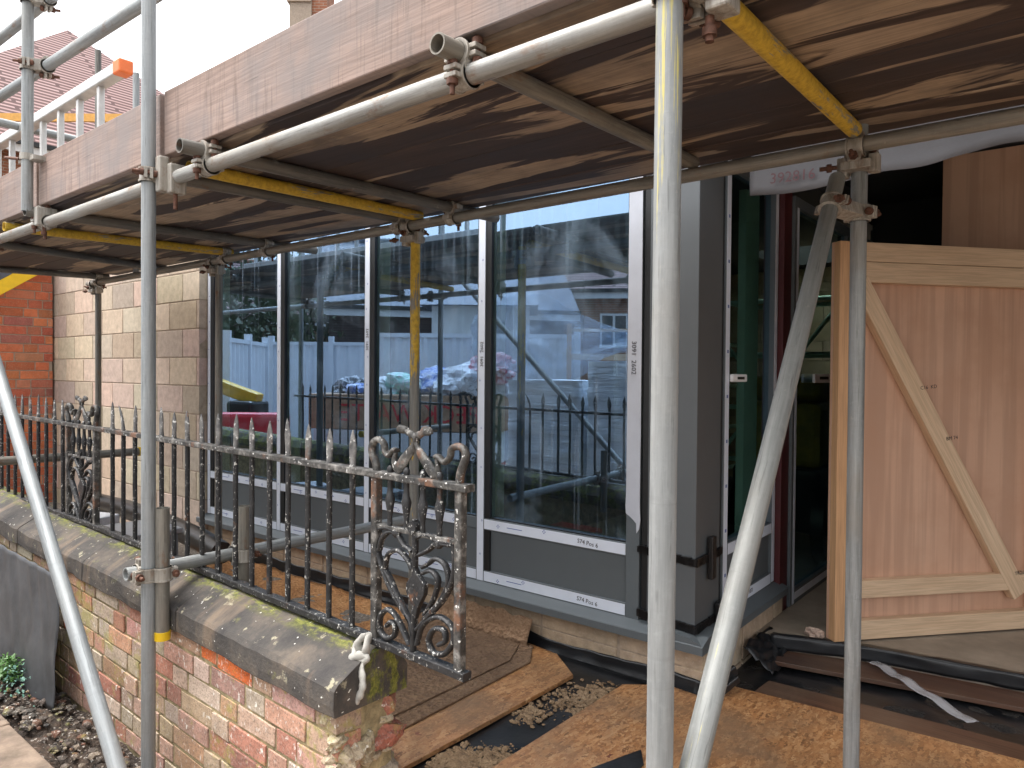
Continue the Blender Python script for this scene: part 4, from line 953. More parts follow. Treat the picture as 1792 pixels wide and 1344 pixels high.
# shell of the building: roof, inner walls, back wall; roof hole added for light
bd = thing('new_building', 'dark unfinished interior and flat roof of the new building behind the glazing', 'building', (-3.3, 5.5, 0))
def bbox(mb, a, b): return mb.box((a[0] + 3.3, a[1] - 5.5, a[2]), (b[0] + 3.3, b[1] - 5.5, b[2]))
mb = MB(); bbox(mb, (-5.6, 2.80, 2.72), (-1.36, 5.2, 2.95)); bbox(mb, (-5.6, 5.2, 2.72), (-2.6, 9.2, 2.95)); bbox(mb, (-2.6, 7.7, 2.72), (-1.36, 9.2, 2.95)); bbox(mb, (-2.6, 5.2, 2.72), (-1.36, 6.6, 2.95)); bbox(mb, (-1.6, 6.6, 2.72), (-1.36, 7.7, 2.95)); bbox(mb, (-1.36, 2.66, 2.875), (3.2, 6.5, 2.97))  # last box: porch roof overhang added to cut light on the membrane
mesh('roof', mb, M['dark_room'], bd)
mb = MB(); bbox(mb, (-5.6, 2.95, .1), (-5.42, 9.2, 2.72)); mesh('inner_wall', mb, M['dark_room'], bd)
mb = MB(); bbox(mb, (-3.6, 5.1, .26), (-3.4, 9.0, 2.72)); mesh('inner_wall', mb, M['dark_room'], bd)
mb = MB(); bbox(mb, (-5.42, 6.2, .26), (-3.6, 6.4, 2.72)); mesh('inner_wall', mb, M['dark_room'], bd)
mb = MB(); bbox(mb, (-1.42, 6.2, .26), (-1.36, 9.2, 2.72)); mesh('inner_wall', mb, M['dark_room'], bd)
tb = brickwork(MB(), -3.4, -1.42, .26, 2.72, 8.0, pal=[(.42, .32, .2), (.36, .27, .17), (.46, .36, .24)], wts=[1, 1, 1], depth=.06, Mx=Matrix.Translation((3.3, -5.5, 0)), bond='stretcher', bw=.44, bh=.20, seed=4)
mesh('brick_back_wall', tb, M['tan_brick'], bd)
mb = MB(); bbox(mb, (-3.4, 8.02, .26), (-1.42, 8.2, 2.72)); mesh('back_wall_mortar', mb, M['mortar_block'], bd)
mb = MB(); bbox(mb, (-1.36, 6.0, .26), (3.2, 6.15, 2.865)); bbox(mb, (3.0, 3.9, .2), (3.15, 6.0, 2.865)); mesh('porch_wall', mb, M['black_wall'], bd)
# things seen through the side glass
yd = thing('dumper', 'yellow site dumper parked in the dark interior, seen through the entrance glass', 'machine', (-1.78, 5.55, .26), .05)
mesh('chassis', MB().box((-.30, -.5, .22), (.30, .6, .66)), M['black_plastic'], yd, bevel=.03)
mesh('body', MB().box((-.30, -.45, .665), (.30, .55, 1.12)).box((-.26, -.3, 1.12), (.26, .25, 1.30)), M['yellow_dull'], yd, bevel=.05)
for sx in (-1, 1):
    for sy in (-.38, .42): mesh('wheel', MB().cyl((sx * .28, sy, .28), (sx * .36, sy, .28), .27, 24), M['black_plastic'], yd, bevel=.03)
it = thing('tower_scaffold', 'pale green mobile scaffold tower inside, behind the entrance glass', 'scaffold tower', (-2.3, 7.0, .26))
mb = MB()
for x in (-.5, .5):
    for y in (-.3, .3): mb.cyl((x, y, 0), (x, y, 2.3), .024, 10)
for z in (.5, 1.0, 1.5, 2.0):
    for y in (-.3, .3): mb.cyl((-.5, y, z), (.5, y, z), .022, 10)
for x in (-.5, .5):
    for z in (.4, .8, 1.2, 1.6, 2.0): mb.cyl((x, -.3, z), (x, .3, z), .02, 8)
mesh('frame', mb, M['green_steel'], it)
mesh('diagonal_brace', MB().cyl((-.5, -.32, .6), (.5, -.32, 1.9), .02, 8), M['green_steel'], it); mesh('diagonal_brace', MB().cyl((.5, -.33, .5), (-.5, -.33, 1.6), .02, 8), M['green_steel'], it)
mesh('platform', MB().box((-.5, -.3, 2.02), (.5, .3, 2.06)), M['pine'], it)
rt = thing('red_crate', 'dim red plastic crate on the floor behind the right-hand window pane', 'crate', (-2.45, 3.55, .26))
mesh('crate_body', MB().box((-.16, -.13, 0), (.16, .13, .38)), M['red_plastic'], rt, bevel=.02); mesh('hand_hole', MB().box((-.09, -.133, .22), (.09, -.1305, .29)), M['gasket'], rt)

# ------------------------------------------------------------------ porch: plywood door, panel, membrane
th = R(39.9); DM = Matrix.Translation((-.965, 3.64, .285)) @ Matrix.Rotation(R(90) - th, 4, 'Z')
dr = thing('plywood_door', 'temporary plywood door with softwood rails and a diagonal brace, standing ajar in the entrance', 'door', M=DM)
mesh('sheet', MB().box((0, .048, 0), (1.22, .066, 1.93)), M['ply'], dr, bevel=.002)
mesh('stile', MB().box((.0, .0, .001), (.10, .0475, 1.929)), M['pine_z'], dr, bevel=.003)
mesh('stile', MB().box((1.12, .0, .001), (1.22, .0475, 1.929)), M['pine_z'], dr, bevel=.003)
def rail_(z0, z1): return mesh('rail', MB().box((0, 0, -(z1 - z0) / 2), (1.017, .0475, (z1 - z0) / 2)), M['pine'], dr, M=Matrix.Translation((.1015, -.001, (z0 + z1) / 2)), bevel=.003)
rail_(1.835, 1.927); rail_(1.735, 1.833); rail_(.205, .290); rail_(.004, .096)
a = V((.11, 0, 1.74)); b = V((1.05, 0, .178)); L = (b - a).length; ang = math.atan2(b.z - a.z, b.x - a.x)
br = mesh('diagonal_brace', MB().box((0, -.004, -.045), (L, .045, .045)), M['pine'], dr, M=Matrix.Translation(a) @ Matrix.Rotation(-ang, 4, 'Y'), bevel=.003)
for t, body in ((.34, 'C16  KD'), (.50, 'BM 74'), (.94, 'TR26')):
    text('stamp', body, .032, M['pen'], br, Matrix.Translation((L * t, -.0052, .018)) @ Matrix.Rotation(R(90), 4, 'X') @ Matrix.Rotation(R(90 - 25), 4, 'Z') @ Matrix.Scale(.8, 4))
o = mesh('plywood_panel', MB().box((-.735, 4.90, .285), (2.6, 4.92, 2.865)), M['ply'], bevel=.002); tag(o, 'tall plywood sheet closing the porch behind the open door', 'panel')
# sagging membrane
def mem(u, v):
    x = -1.18 + 1.75 * u; zl = 2.32 + .055 * u + .022 * noise.noise(V((x * 5, 0, 0))) + .03 * max(0, .08 - u) * 10 + .03 * (u > .18) * min(1, (u - .18) * 4)
    z = zl + (2.868 - zl) * v
    return V((x, 3.08 + .05 * (1 - v) * math.sin(x * 9) * .25 + .02 * noise.noise(V((x * 4, v * 3, 1))) - .04 * (1 - v), z))
mm = tag(mesh('breather_membrane', MB().grid(mem, 70, 14), M['membrane'], solid=.001), 'grey membrane sheet sagging over the entrance with faded red numerals', 'membrane')
text('printed_number', '392816', .062, M['faded_ink'], mm, Matrix.Translation((-1.085, 3.018, 2.372)) @ Matrix.Rotation(R(2), 4, 'Y') @ Matrix.Rotation(R(90), 4, 'X'))

# ------------------------------------------------------------------ boards and litter on the ground
def sheet(name, pts, z0, z1, mat, label, cat='board', group=None, bevel=.002):
    cx = sum(p[0] for p in pts) / len(pts); cy = sum(p[1] for p in pts) / len(pts)
    o = mesh(name, MB().poly([(a - cx, b - cy) for a, b in pts], 0, z1 - z0), M[mat], M=Matrix.Translation((cx, cy, z0)), bevel=bevel); return tag(o, label, cat, group)
sheet('osb_sheet', [(-1.61, 1.2), (-.2, 1.2), (.9, 1.3), (.9, 3.10), (-.2, 3.13), (-1.24, 3.045), (-1.30, 2.86), (-1.45, 2.87), (-1.605, 2.745)], .182, .200, 'osb', 'large orange chipboard sheet covering the ground before the door', group='boards laid on the ground')
sheet('osb_sheet', [(-2.22, 1.62), (-1.845, 1.60), (-1.83, 2.69), (-2.03, 2.84), (-2.22, 2.86)], .180, .198, 'osb', 'narrow orange chipboard strip left of the black gap, below the brown sheets', group='boards laid on the ground')
sheet('brown_board', [(-2.95, 1.52), (-2.03, 1.55), (-2.055, 2.66), (-2.17, 2.83), (-2.95, 2.85)], .199, .207, 'brown_sheet', 'muddy brown sheet laid over the orange chipboard strip', group='boards laid on the ground')
sheet('brown_board', [(-2.9, 1.5), (-2.13, 1.52), (-2.13, 2.60), (-2.22, 2.78), (-2.9, 2.80)], .208, .215, 'brown_sheet', 'topmost muddy brown sheet of the overlapping pair', group='boards laid on the ground')
stuff('sawdust', MB().grid(lambda u, v: V((-5.2 + 2.35 * u, 1.50 + 1.33 * v, .178 + .02 * noise.noise(V((u * 9, v * 9, 0))) + .012 * noise.noise(V((u * 30, v * 30, 0))))), 60, 40), M['orange_dust'], 'orange sawdust spread on the ground behind the railing', 'sawdust')
def flap(u, v):
    x = -2.85 + .66 * u; e = .02 * noise.noise(V((x * 14, 0, 7))); y = 2.80 - .005 * u + .055 * v; return V((x, y + .01 * noise.noise(V((x * 6, v * 4, 0))), .205 + (.125 + e) * v))
tag(mesh('paper_flap', MB().grid(flap, 30, 6), dirt_mat('brown_paper', (.24, .14, .08), (.33, .205, .12), (.38, .25, .16), False), solid=.003), 'torn brown paper flap folded up against the plinth', 'paper')
struct('damp_membrane', MB().grid(lambda u, v: V((-2.3 + 2.3 * u, 1.4 + 2.2 * v, .1745 + .006 * noise.noise(V((u * 20, v * 20, 0))) + (.0 if v < .75 else .0))), 80, 80), M['dpm'])
def clumps(n, x0, x1, y0, y1, z, seed):
    mb = MB(); r2 = random.Random(seed); cs = [(r2.uniform(x0, x1), r2.uniform(y0, y1), r2.uniform(.03, .08)) for _ in range(9)]
    for k in range(n):
        c = r2.choice(cs); x = r2.gauss(c[0], c[2]); y = r2.gauss(c[1], c[2]); 
        if x0 <= x <= x1 and y0 <= y <= y1: mb.rock((x, y, z + .001), r2.choice([.002, .003, .003, .004, .005, .006, .009, .013]), k, 1, (1.2, 1, .6), .6)
    return mb
stuff('spilled_sand', clumps(2600, -1.83, -1.62, 1.75, 2.78, .178, 4), M['sand'], 'clumps of wet sand scattered on the black membrane between the boards', 'sand')
tag(mesh('membrane_scrap', MB().poly([(-1.42, 1.85), (-1.18, 1.9), (-1.21, 2.22), (-1.265, 2.30), (-1.33, 2.10)], .2015, .206), M['dpm']), 'torn scrap of black membrane on the orange chipboard by the nearest pole', 'plastic scrap')
# stepped wet boards in front of the entrance floor
sheet('wet_board', [(-1.13, 3.225), (-.46, 3.27), (.2, 3.29), (1.2, 3.33), (1.2, 3.115), (-.18, 3.135), (-1.14, 3.06)], .176, .192, 'wet_ply', 'wet brown board along the back edge of the chipboard sheet', group='wet boards before the entrance')
sheet('wet_board', [(-1.20, 3.405), (-.62, 3.52), (-.19, 3.60), (.6, 3.68), (.6, 3.84), (-.23, 3.772), (-.83, 3.685), (-1.2, 3.565)], .192, .212, 'wet_ply', 'dark wet board lying against the entrance floor edge', group='wet boards before the entrance')
struct('dirt_strip', MB().grid(lambda u, v: V((-1.28 + 2.6 * u, 3.06 + .75 * v, .172 + .010 * noise.noise(V((u * 22, v * 9, 4))))), 90, 24), dirt_mat('black_wet_dirt', (.008, .008, .008), (.025, .02, .017), (.07, .05, .035), False))
def lip(u, v):
    x = -1.24 + 1.9 * u
    pts = [(-1.24, 3.56), (-.83, 3.70), (-.23, 3.79), (.66, 3.865)]
    for (xa, ya), (xb, yb) in zip(pts[:-1], pts[1:]):
        if xa <= x <= xb: y = ya + (yb - ya) * (x - xa) / (xb - xa)
    e = .012 * noise.noise(V((x * 9, v * 2, 0)))
    s = v * .11
    return V((x, y - .012 + e * .6 + (max(0, s - .065)) * .9, .210 + min(s, .068) + .006 + e * .4))
tag(mesh('membrane_edge', MB().grid(lip, 90, 8), M['dpm'], solid=.002), 'rumpled black membrane edge hanging over the entrance floor step', 'membrane')
def strip(u, v):
    p0 = V((-.80, 3.66, .225)); p1 = V((-.61, 3.50, .222)); p2 = V((-.36, 3.31, .20)); q = (p0.lerp(p1, u * 2) if u < .5 else p1.lerp(p2, u * 2 - 1))
    wv = V((.6, .75, 0)).normalized() * .055
    return q + wv * (v - .5) + V((0, 0, .006 + .010 * math.sin(u * 11) ** 2 + .004 * noise.noise(V((u * 20, v * 3, 0)))))
t_ = NT('clear_plastic_tape'); t_.col((.50, .51, .54)); t_.rough(.25); t_.b.inputs['Alpha'].default_value = .5
tag(mesh('plastic_strip', MB().grid(strip, 40, 4), t_.m, solid=.0015), 'crumpled strip of clear plastic tape across the wet boards', 'tape')
tag(mesh('paper_scrap', MB().rock((-1.06, 3.66, .305), .035, 9, 3, (1.3, .8, .7), .7), simple('pinkish_paper', (.42, .31, .25), .9, 0, .3, 40)), 'small crumpled tan paper lump on the entrance floor edge', 'paper')
tag(mesh('black_offcut', MB().box((-.10, -.012, 0), (.10, .012, .03)).box((-.08, .01, .02), (.12, .03, .06)), M['black_plastic'], M=Matrix.Translation((-1.22, 2.92, .205)) @ Matrix.Rotation(R(65), 4, 'Z') @ Matrix.Rotation(R(-25), 4, 'Y'), bevel=.004), 'short black plastic offcut leaning at the plinth corner', 'offcut')
tag(mesh('membrane_offcut', MB().grid(lambda u, v: V((-1.28 + .14 * u, 3.30 + .35 * v, .19 + .10 * (1 - u) + .03 * noise.noise(V((u * 6, v * 6, 2))))), 14, 14), M['dpm'], solid=.002), 'black membrane offcut bunched at the foot of the side plinth', 'membrane')
# bits behind the railing at left
tag(mesh('plastic_roll', MB().sweep([(-6.7, 2.52, .42), (-6.1, 2.50, .44), (-5.4, 2.48, .43), (-4.75, 2.45, .40), (-4.4, 2.40, .38)], lambda k, n: (.075, .075)), M['black_plastic']), 'roll of black plastic lying against the block wall behind the railing', 'roll')
gb = thing('grey_crate', 'grey plastic crate on the ground behind the far scroll panel', 'crate', (-4.55, 1.95, .17))
mesh('crate_body', MB().box((-.20, -.15, 0), (.20, .15, .43)), simple('mid_grey_plastic', (.20, .205, .22), .5, 0, .1), gb, bevel=.02); mesh('rim', MB().box((-.215, -.165, .40), (.215, .165, .432)), simple('mid_grey_plastic_rim', (.26, .265, .28), .5, 0, .1), gb, bevel=.006)
tag(mesh('white_block', MB().box((-.16, -.12, 0), (.16, .12, .40)), simple('white_foam', (.6, .6, .62), .7), M=Matrix.Translation((-5.35, 1.95, .17)) @ Matrix.Rotation(.3, 4, 'Z'), bevel=.01), 'white foam block standing behind the railing bars left of the scroll panel', 'block')
for k, (x, y, z, a, lab) in enumerate([(-4.12, 1.95, .17, .1, 'orange brick lying lowest in the loose stack behind the railing'), (-4.06, 1.93, .24, .35, 'orange brick lying across the middle of the loose stack'), (-3.83, 2.02, .17, -.2, 'orange brick lying beside the loose stack, nearest the tie tube'), (-4.16, 1.98, .31, -.1, 'orange brick on top of the loose stack behind the railing'), (-3.55, 2.1, .17, .5, 'single orange brick lying apart towards the window')]):
    tag(mesh('loose_brick', MB().box((-.12, -.055, 0), (.12, .055, .068), None, (.50, .16, .06)), M['red_brick'], M=Matrix.Translation((x, y, z)) @ Matrix.Rotation(a, 4, 'Z'), bevel=.004), lab, 'brick', 'loose orange bricks')
# slate-grey sheet draped on the wall, weed and timber post at lower left
def drape(u, v):
    x = -4.75 + 1.15 * u + (.10 * (1 - v)) * u; zt_ = .665 - .02 * u; zb_ = .05 + .0 * u + .10 * max(0, u - .75)
    z = zb_ + (zt_ - zb_) * v; return V((x + .02 * noise.noise(V((v * 4, 1, 0))), 1.20 - .010 - .055 * (1 - v) ** 1.5 - .020 * (noise.noise(V((x * 3.5, z * 1.2, 0))) + .5) - .012 * noise.noise(V((x * 11 + z * 5, z * 3, 4))), z))
tag(mesh('grey_sheet', MB().grid(drape, 50, 24), M['dark_grey_sheet'], solid=.003), 'dark grey sheet hanging over the brick wall beside the weed', 'sheet')
wd = thing('weed', 'small green leafy weed growing in the soil at the wall foot', 'plant', (-3.95, 1.10, .08))
mb = MB(); mb2 = MB(); r3 = random.Random(11)
for k in range(620):
    ph = r3.uniform(0, 6.28); rr_ = abs(r3.gauss(0, .08)); h = max(0, .12 * (1 - (rr_ / .2) ** 2)) * r3.uniform(.2, 1) + .01
    c = V((rr_ * math.cos(ph) * 1.6, rr_ * math.sin(ph) * .7, h)); s = r3.uniform(.005, .012)
    e = Euler((r3.uniform(-.9, .9), r3.uniform(-.9, .9), ph)).to_matrix()
    (mb2 if (c.x > .06 and r3.random() < .75) else mb).add([c + e @ V(q) * s for q in ((-1, 0, 0), (-.3, -.55, .1), (.8, -.35, 0), (1.2, 0, -.1), (.8, .35, 0), (-.3, .55, .1))], [(0, 1, 2, 3, 4, 5)])
mesh('leaves', mb, M['leaf_bright'], wd); mesh('leaves', mb2, M['leaf_blue'], wd)
mb = MB()
for k in range(40):
    ph = r3.uniform(0, 6.28); rr_ = r3.uniform(.02, .15); mb.sweep([(0, 0, 0), (rr_ * .5 * math.cos(ph), rr_ * .4 * math.sin(ph), .05), (rr_ * 1.3 * math.cos(ph), rr_ * .6 * math.sin(ph), .07)], lambda k, n: (.0015, .0015))
mesh('stems', mb, M['leaf_bright'], wd)
o = mesh('timber_peg', MB().box((-.03, -.03, -.05), (.03, .03, .36)), M['yellow_wood'], M=Matrix.Translation((-4.19, 1.035, .05)) @ Matrix.Rotation(.04, 4, 'X'), bevel=.004); tag(o, 'orange timber peg standing at the left edge by the weed', 'peg')

# ------------------------------------------------------------------ neighbouring walls and houses
bw = thing('block_wall', 'tan concrete block wall between the red brick house and the windows', 'wall', (-5.43, 2.78, 0))
mb = brickwork(MB(), -3.2, -.012, .10, 2.7, 0, bw=.44, bh=.215, pal=[(.42, .335, .255), (.44, .35, .27), (.41, .325, .25), (.40, .32, .25), (.45, .36, .28)], wts=[3, 3, 2, 1, 1], depth=.09, bond='stretcher', jit=.0015, seed=9)
mesh('blocks', mb, M['block'], bw, bevel=.003); mesh('mortar', MB().box((-3.2, .004, .05), (-.013, .2, 2.7)), M['mortar_block'], bw)
mesh('top_lintel', MB().box((-3.2, .0, 2.71), (.0, .2, 2.95)), M['mortar_block'], bw)
bh = thing('brick_house', 'red brick house flank at far left, joining the tan block wall', 'house', (-8.50, 2.76, 0))
BX = Matrix.Rotation(R(90), 4, 'Z')
mb = brickwork(MB(), -.80, .0, .1, 2.85, 0, pal=[(.42, .105, .045), (.47, .135, .055), (.36, .085, .045), (.40, .12, .07), (.27, .09, .065), (.48, .19, .10)], wts=[4, 4, 3, 2, .8, .8], depth=.06, jit=.0012, bh=.080, mj=.011, bw=.25, Mx=BX, seed=6)
mesh('brick_face', mb, M['red_brick'], bh, bevel=.002); mesh('mortar_core', MB().box((-3.0, -.80, .0), (-.006, -.004, 2.85)), M['mortar_grey'], bh)
yb = thing('striped_barrier_board', 'yellow and black edged board leaning on the red brick house at far left', 'board', (-8.36, 2.275, 2.375))
# leans across the flank of the house
mesh('yellow_board', MB().box((-.012, -.35, -.06), (.012, .45, .06)), M['yellow_cap'], yb, M=Matrix.Rotation(R(36), 4, 'X'), bevel=.003); mesh('dark_edge', MB().box((-.010, -.35, .061), (.014, .45, .12)), simple('slate_grey_edge', (.07, .08, .10), .5), yb, M=Matrix.Rotation(R(36), 4, 'X'), bevel=.003)

def roof_house(name, label, loc, rz, W, D, H, rise, wallmat, over=.4, windows=(), chim=None, roofmat='roof', hip=False):
    t = thing(name, label, 'house', loc, rz)
    mesh('wall', MB().box((-W / 2, -D / 2, 0), (W / 2, D / 2, H)), M[wallmat], t)
    hw, hd = W / 2 + over, D / 2 + over; hx = hw - (hd if hip else 0)
    vs = [(-hw, -hd, H), (hw, -hd, H), (hw, hd, H), (-hw, hd, H), (-hx, 0, H + rise), (hx, 0, H + rise)]
    mb = MB(); mb.add(vs, [(0, 1, 5, 4), (2, 3, 4, 5), (1, 2, 5), (3, 0, 4), (0, 3, 2, 1)])
    rf = mesh('roof', mb, M[roofmat], t)
    me = rf.data; uv = me.uv_layers.new(name='UVMap')
    for p in me.polygons:
        n = p.normal; uax = V((0, 0, 1)).cross(n); uax = uax.normalized() if uax.length > .01 else V((1, 0, 0)); vax = n.cross(uax)
        for li in p.loop_indices:
            co = me.vertices[me.loops[li].vertex_index].co; uv.data[li].uv = (co.dot(uax), co.dot(vax))
    mesh('ridge', MB().sweep([(-hx, 0, H + rise), (hx, 0, H + rise)], lambda k, n: (.14, .12), up=V((0, 0, 1))), M['orange_brick' if roofmat == 'roof' else 'slate'], rf)
    mesh('gutter', MB().box((-hw, -hd - .12, H - .06), (hw, -hd, H + .05)), M['black_plastic'], t); mesh('fascia', MB().box((-hw, -hd - .02, H - .25), (hw, -hd + .02, H - .065)), M['window_white'], t)
    for (x, z, w2, h2) in windows:
        f = mesh('window', MB().box((x - w2 / 2, -D / 2 - .05, z), (x + w2 / 2, -D / 2 + .02, z + h2)), M['window_white'], t)
        q = MB()
        for i in range(2):
            for j in range(2): q.box((x - w2 / 2 + .07 + i * w2 / 2 - (.03 if i else 0), -D / 2 - .06, z + .07 + j * h2 / 2 - (.03 if j else 0)), (x - .04 + i * w2 / 2 - (.03 if i else 0), -D / 2 - .052, z - .04 + h2 / 2 + j * h2 / 2 - (.03 if j else 0)))
        mesh('pane', q, M['win_dark'], f)
    if chim:
        c = mesh('chimney', MB().box((chim[0] - .45, -.3, H + rise * .6), (chim[0] + .45, .3, H + rise + chim[1])), M['orange_brick'], t)
        mesh('chimney_cap', MB().box((chim[0] - .55, -.4, H + rise + chim[1]), (chim[0] + .55, .4, H + rise + chim[1] + .18)), M['mortar_grey'], c)
    return t
# tiled roof seen over the toe board at upper left
rh = roof_house('tiled_roof_house', 'big house with a red tiled roof rising behind the scaffold at upper left', (-27.8, 9.5, 0), R(90), 12.4, 12.4, 7.3, 6.0, 'orange_brick', over=.4, hip=True, windows=[(-4, 1.2, 1.3, 1.5), (0, 1.2, 1.3, 1.5), (4, 1.2, 1.3, 1.5), (-4, 4.4, 1.3, 1.4), (0, 4.4, 1.3, 1.4), (4, 4.4, 1.3, 1.4)])
ch = thing('chimney_stack', 'brick chimney stack with a grey slab top peeping over the toe board', 'chimney', (-17.0, 11.9, 0), R(39))
mesh('stack', MB().box((.10, -.4, 0), (.50, .4, 12.6)), M['orange_brick'], ch); mesh('slab_cap', MB().box((-.50, -.45, 0), (.095, .45, 11.55)).box((-.56, -.5, 11.55), (.095, .5, 11.85)), M['mortar_grey'], ch)
yb2 = tag(mesh('roof_edge_board', MB().box((-8, -.03, 0), (8, .03, .18)), M['yellow_wood'], M=Matrix.Translation((-19.6, 5.6, 7.32)) @ Matrix.Rotation(R(39), 4, 'Z')), 'yellow timber board running along the foot of the red tiled roof', 'board')

# ------------------------------------------------------------------ the site behind the camera, mirrored in the glass
def hoarding(a, b, h, label):
    a = V(a + (0,)); b = V(b + (0,)); L = (b - a).length; t = thing('hoarding', label, 'fence', a, math.atan2(b.y - a.y, b.x - a.x), 'white site hoardings')
    mb = MB(); n = int(L / .06)
    mb.grid(lambda u, v: V((u * L, .022 * (1 if (int(u * n) % 4 < 2) else -1), .05 + (h - .1) * v)), n, 1, False)
    mesh('sheeting', mb, M['hoard'], t, solid=.004)
    for x in [0, L / 2, L]: mesh('post', MB().box((x - .05, -.06, 0), (x + .05, .06, h + .12)), M['hoard'], t)
    mesh('top_rail', MB().box((0.05, -.045, h - .07), (L / 2 - .05, .045, h)).box((L / 2 + .05, -.045, h - .07), (L - .05, .045, h)), M['hoard'], t)
hoarding((-6.6, -4.35), (-9.35, -2.2), 2.22, 'white ribbed hoarding mirrored behind the rubbish heap in the right windows')
hoarding((-11.3, -4.5), (-13.3, -2.95), 2.18, 'white ribbed hoarding mirrored in the second window from the left')
hoarding((-12.9, -2.55), (-11.2, -.7), 2.12, 'angled white hoarding mirrored in the leftmost window')
SKM = Matrix.Translation((-6.3, -1.85, 0)) @ Matrix.Rotation(math.atan2(1.15, -2.55), 4, 'Z')      # x runs away to the left, +y faces away from the glass
sk = thing('rubbish_skip', 'tan and white rubbish skip with red lettering, mirrored in the glass', 'skip', M=SKM)
mesh('body', MB().box((0, .0, .72), (2.9, 1.3, 1.24)), M['skip_tan'], sk, bevel=.02); mesh('white_band', MB().box((.1, -.003, .24), (2.8, 1.2, .715)), M['skip_white'], sk); mesh('red_band', MB().box((.15, .0, .05), (2.7, 1.1, .235)), M['skip_red'], sk)
text('lettering', 'PECK WASTE', .34, M['skip_red'], sk, Matrix.Translation((2.55, -.004, .84)) @ Matrix.Rotation(R(180), 4, 'Z') @ Matrix.Rotation(R(90), 4, 'X') @ Matrix.Scale(1, 4)) if False else \
text('lettering', 'PECK WASTE', .36, M['skip_red'], sk, Matrix.Translation((.25, -.006, .85)) @ Matrix.Rotation(R(90), 4, 'X'))
r4 = random.Random(5)
for k, (x, y, z, r, mt, lab) in enumerate([(.4, .5, 1.45, .42, 'bag_white', 'bulging white and blue rubbish sack, tallest on the skip'), (1.0, .55, 1.36, .34, 'bag_blue', 'blue plastic rubbish sack on the skip'), (1.55, .5, 1.34, .32, 'bag_green', 'mint green plastic sack on the skip'), (2.0, .5, 1.30, .26, 'bag_white', 'small white plastic sack on the skip'), (2.45, .5, 1.28, .24, 'bag_dark', 'dark rubbish sack at the end of the skip'), (.15, .3, 1.6, .3, 'bag_red', 'pink rubbish sack at the top of the skip heap'), (.75, .25, 1.32, .25, 'bag_white', 'crumpled white sack low on the skip heap'), (2.2, .25, 1.28, .17, 'bag_blue', 'little blue sack at the skip edge')]):
    o = mesh('rubbish_sack', MB().rock((0, 0, 0), r, k * 2.1, 4, (1.15, 1, .75), .45), M[mt], M=Matrix.Translation(SKM @ V((x, y, z)))); tag(o, lab, 'sack', 'rubbish sacks heaped on the skip')
for k, (x, y, a, h, lab) in enumerate([(-4.0, -.10, .12, 1.5, 'pallet stack wrapped in white film, left of two mirrored in the right window'), (-3.05, -.05, .05, 1.68, 'taller pallet stack wrapped in white film, right of two mirrored in the window')]):
    t = thing('wrapped_pallet', lab, 'pallet', (x, y, 0), a, 'wrapped pallets behind the camera')
    def wfn(u, v, h=h, k=k):
        ang = u * 2 * math.pi; c, s_ = math.cos(ang), math.sin(ang); q = max(abs(c), abs(s_)); e = .012 * noise.noise(V((c * 3, s_ * 3, v * 14 + k)))
        return V((c / q * (.44 + e), s_ / q * (.40 + e), .14 + (h - .14) * v))
    mb = MB().grid(wfn, 64, 40); mb.box((-.43, -.39, h - .03), (.43, .39, h + .002)); mesh('wrapped_load', mb, M['wrap'], t)
    mb = MB()
    for yy in (-.38, -.05, .28): mb.box((-.46, yy, 0), (.46, yy + .1, .10))
    for xx in (-.46, -.2, .06, .34): mb.box((xx, -.42, .10), (xx + .12, .42, .125))
    mesh('pallet', mb, M['pine'], t)
rb = thing('red_barrier', 'red plastic water-filled barrier mirrored at the foot of the left windows', 'barrier', (-9.1, .15, 0), math.atan2(-.34, .44))
mesh('body', MB().box((-.5, -.12, .1), (.5, .12, .98)), M['red_plastic'], rb, bevel=.06); mesh('foot', MB().box((-.45, -.22, 0), (.45, .22, .1)), M['red_plastic'], rb, bevel=.02)
dg = thing('digger', 'small yellow digger with its arm reaching down, mirrored in the leftmost window', 'digger', (-11.95, .30, 0), -.40)
mesh('track', MB().box((-.7, -.5, 0), (.7, -.2, .4)), M['black_plastic'], dg, bevel=.1); mesh('track', MB().box((-.7, .2, 0), (.7, .5, .4)), M['black_plastic'], dg, bevel=.1)
mesh('cab', MB().box((-.5, -.45, .45), (.45, .45, 1.1)).box((-.4, -.4, 1.1), (.2, .4, 2.1)), M['yellow_machine'], dg, bevel=.05)
mesh('arm', MB().box((-.1, -.09, -.1), (1.75, .09, .1)), M['yellow_machine'], dg, M=Matrix.Translation((.45, 0, 1.62)) @ Matrix.Rotation(R(17), 4, 'Y'), bevel=.02); mesh('bucket', MB().box((1.7, -.25, .75), (2.15, .25, 1.1)), M['black_plastic'], dg, bevel=.05)
sd_ = thing('white_shed', 'white boarded shed with a slate roof beyond the hoarding, mirrored in the glass', 'shed', (-11.6, -7.6, 0), math.atan2(-.8, 1.1))
mesh('wall', MB().box((-.95, -1.2, 0), (1.3, 1.2, 3.2)), M['shed'], sd_); mb = MB(); mb.add([(-1.2, 1.5, 3.1), (1.5, 1.5, 3.1), (1.5, -1.5, 3.1), (-1.2, -1.5, 3.1), (-1.2, 0, 4.1), (1.5, 0, 4.1)], [(0, 1, 5, 4), (2, 3, 4, 5), (1, 2, 5), (3, 0, 4), (0, 3, 2, 1)]); mesh('roof', mb, M['slate'], sd_)
f = mesh('window', MB().box((.3, 1.2, 1.9), (.8, 1.24, 2.8)), M['window_white'], sd_); mesh('pane', MB().box((.36, 1.242, 1.96), (.74, 1.246, 2.74)), M['win_dark'], f)
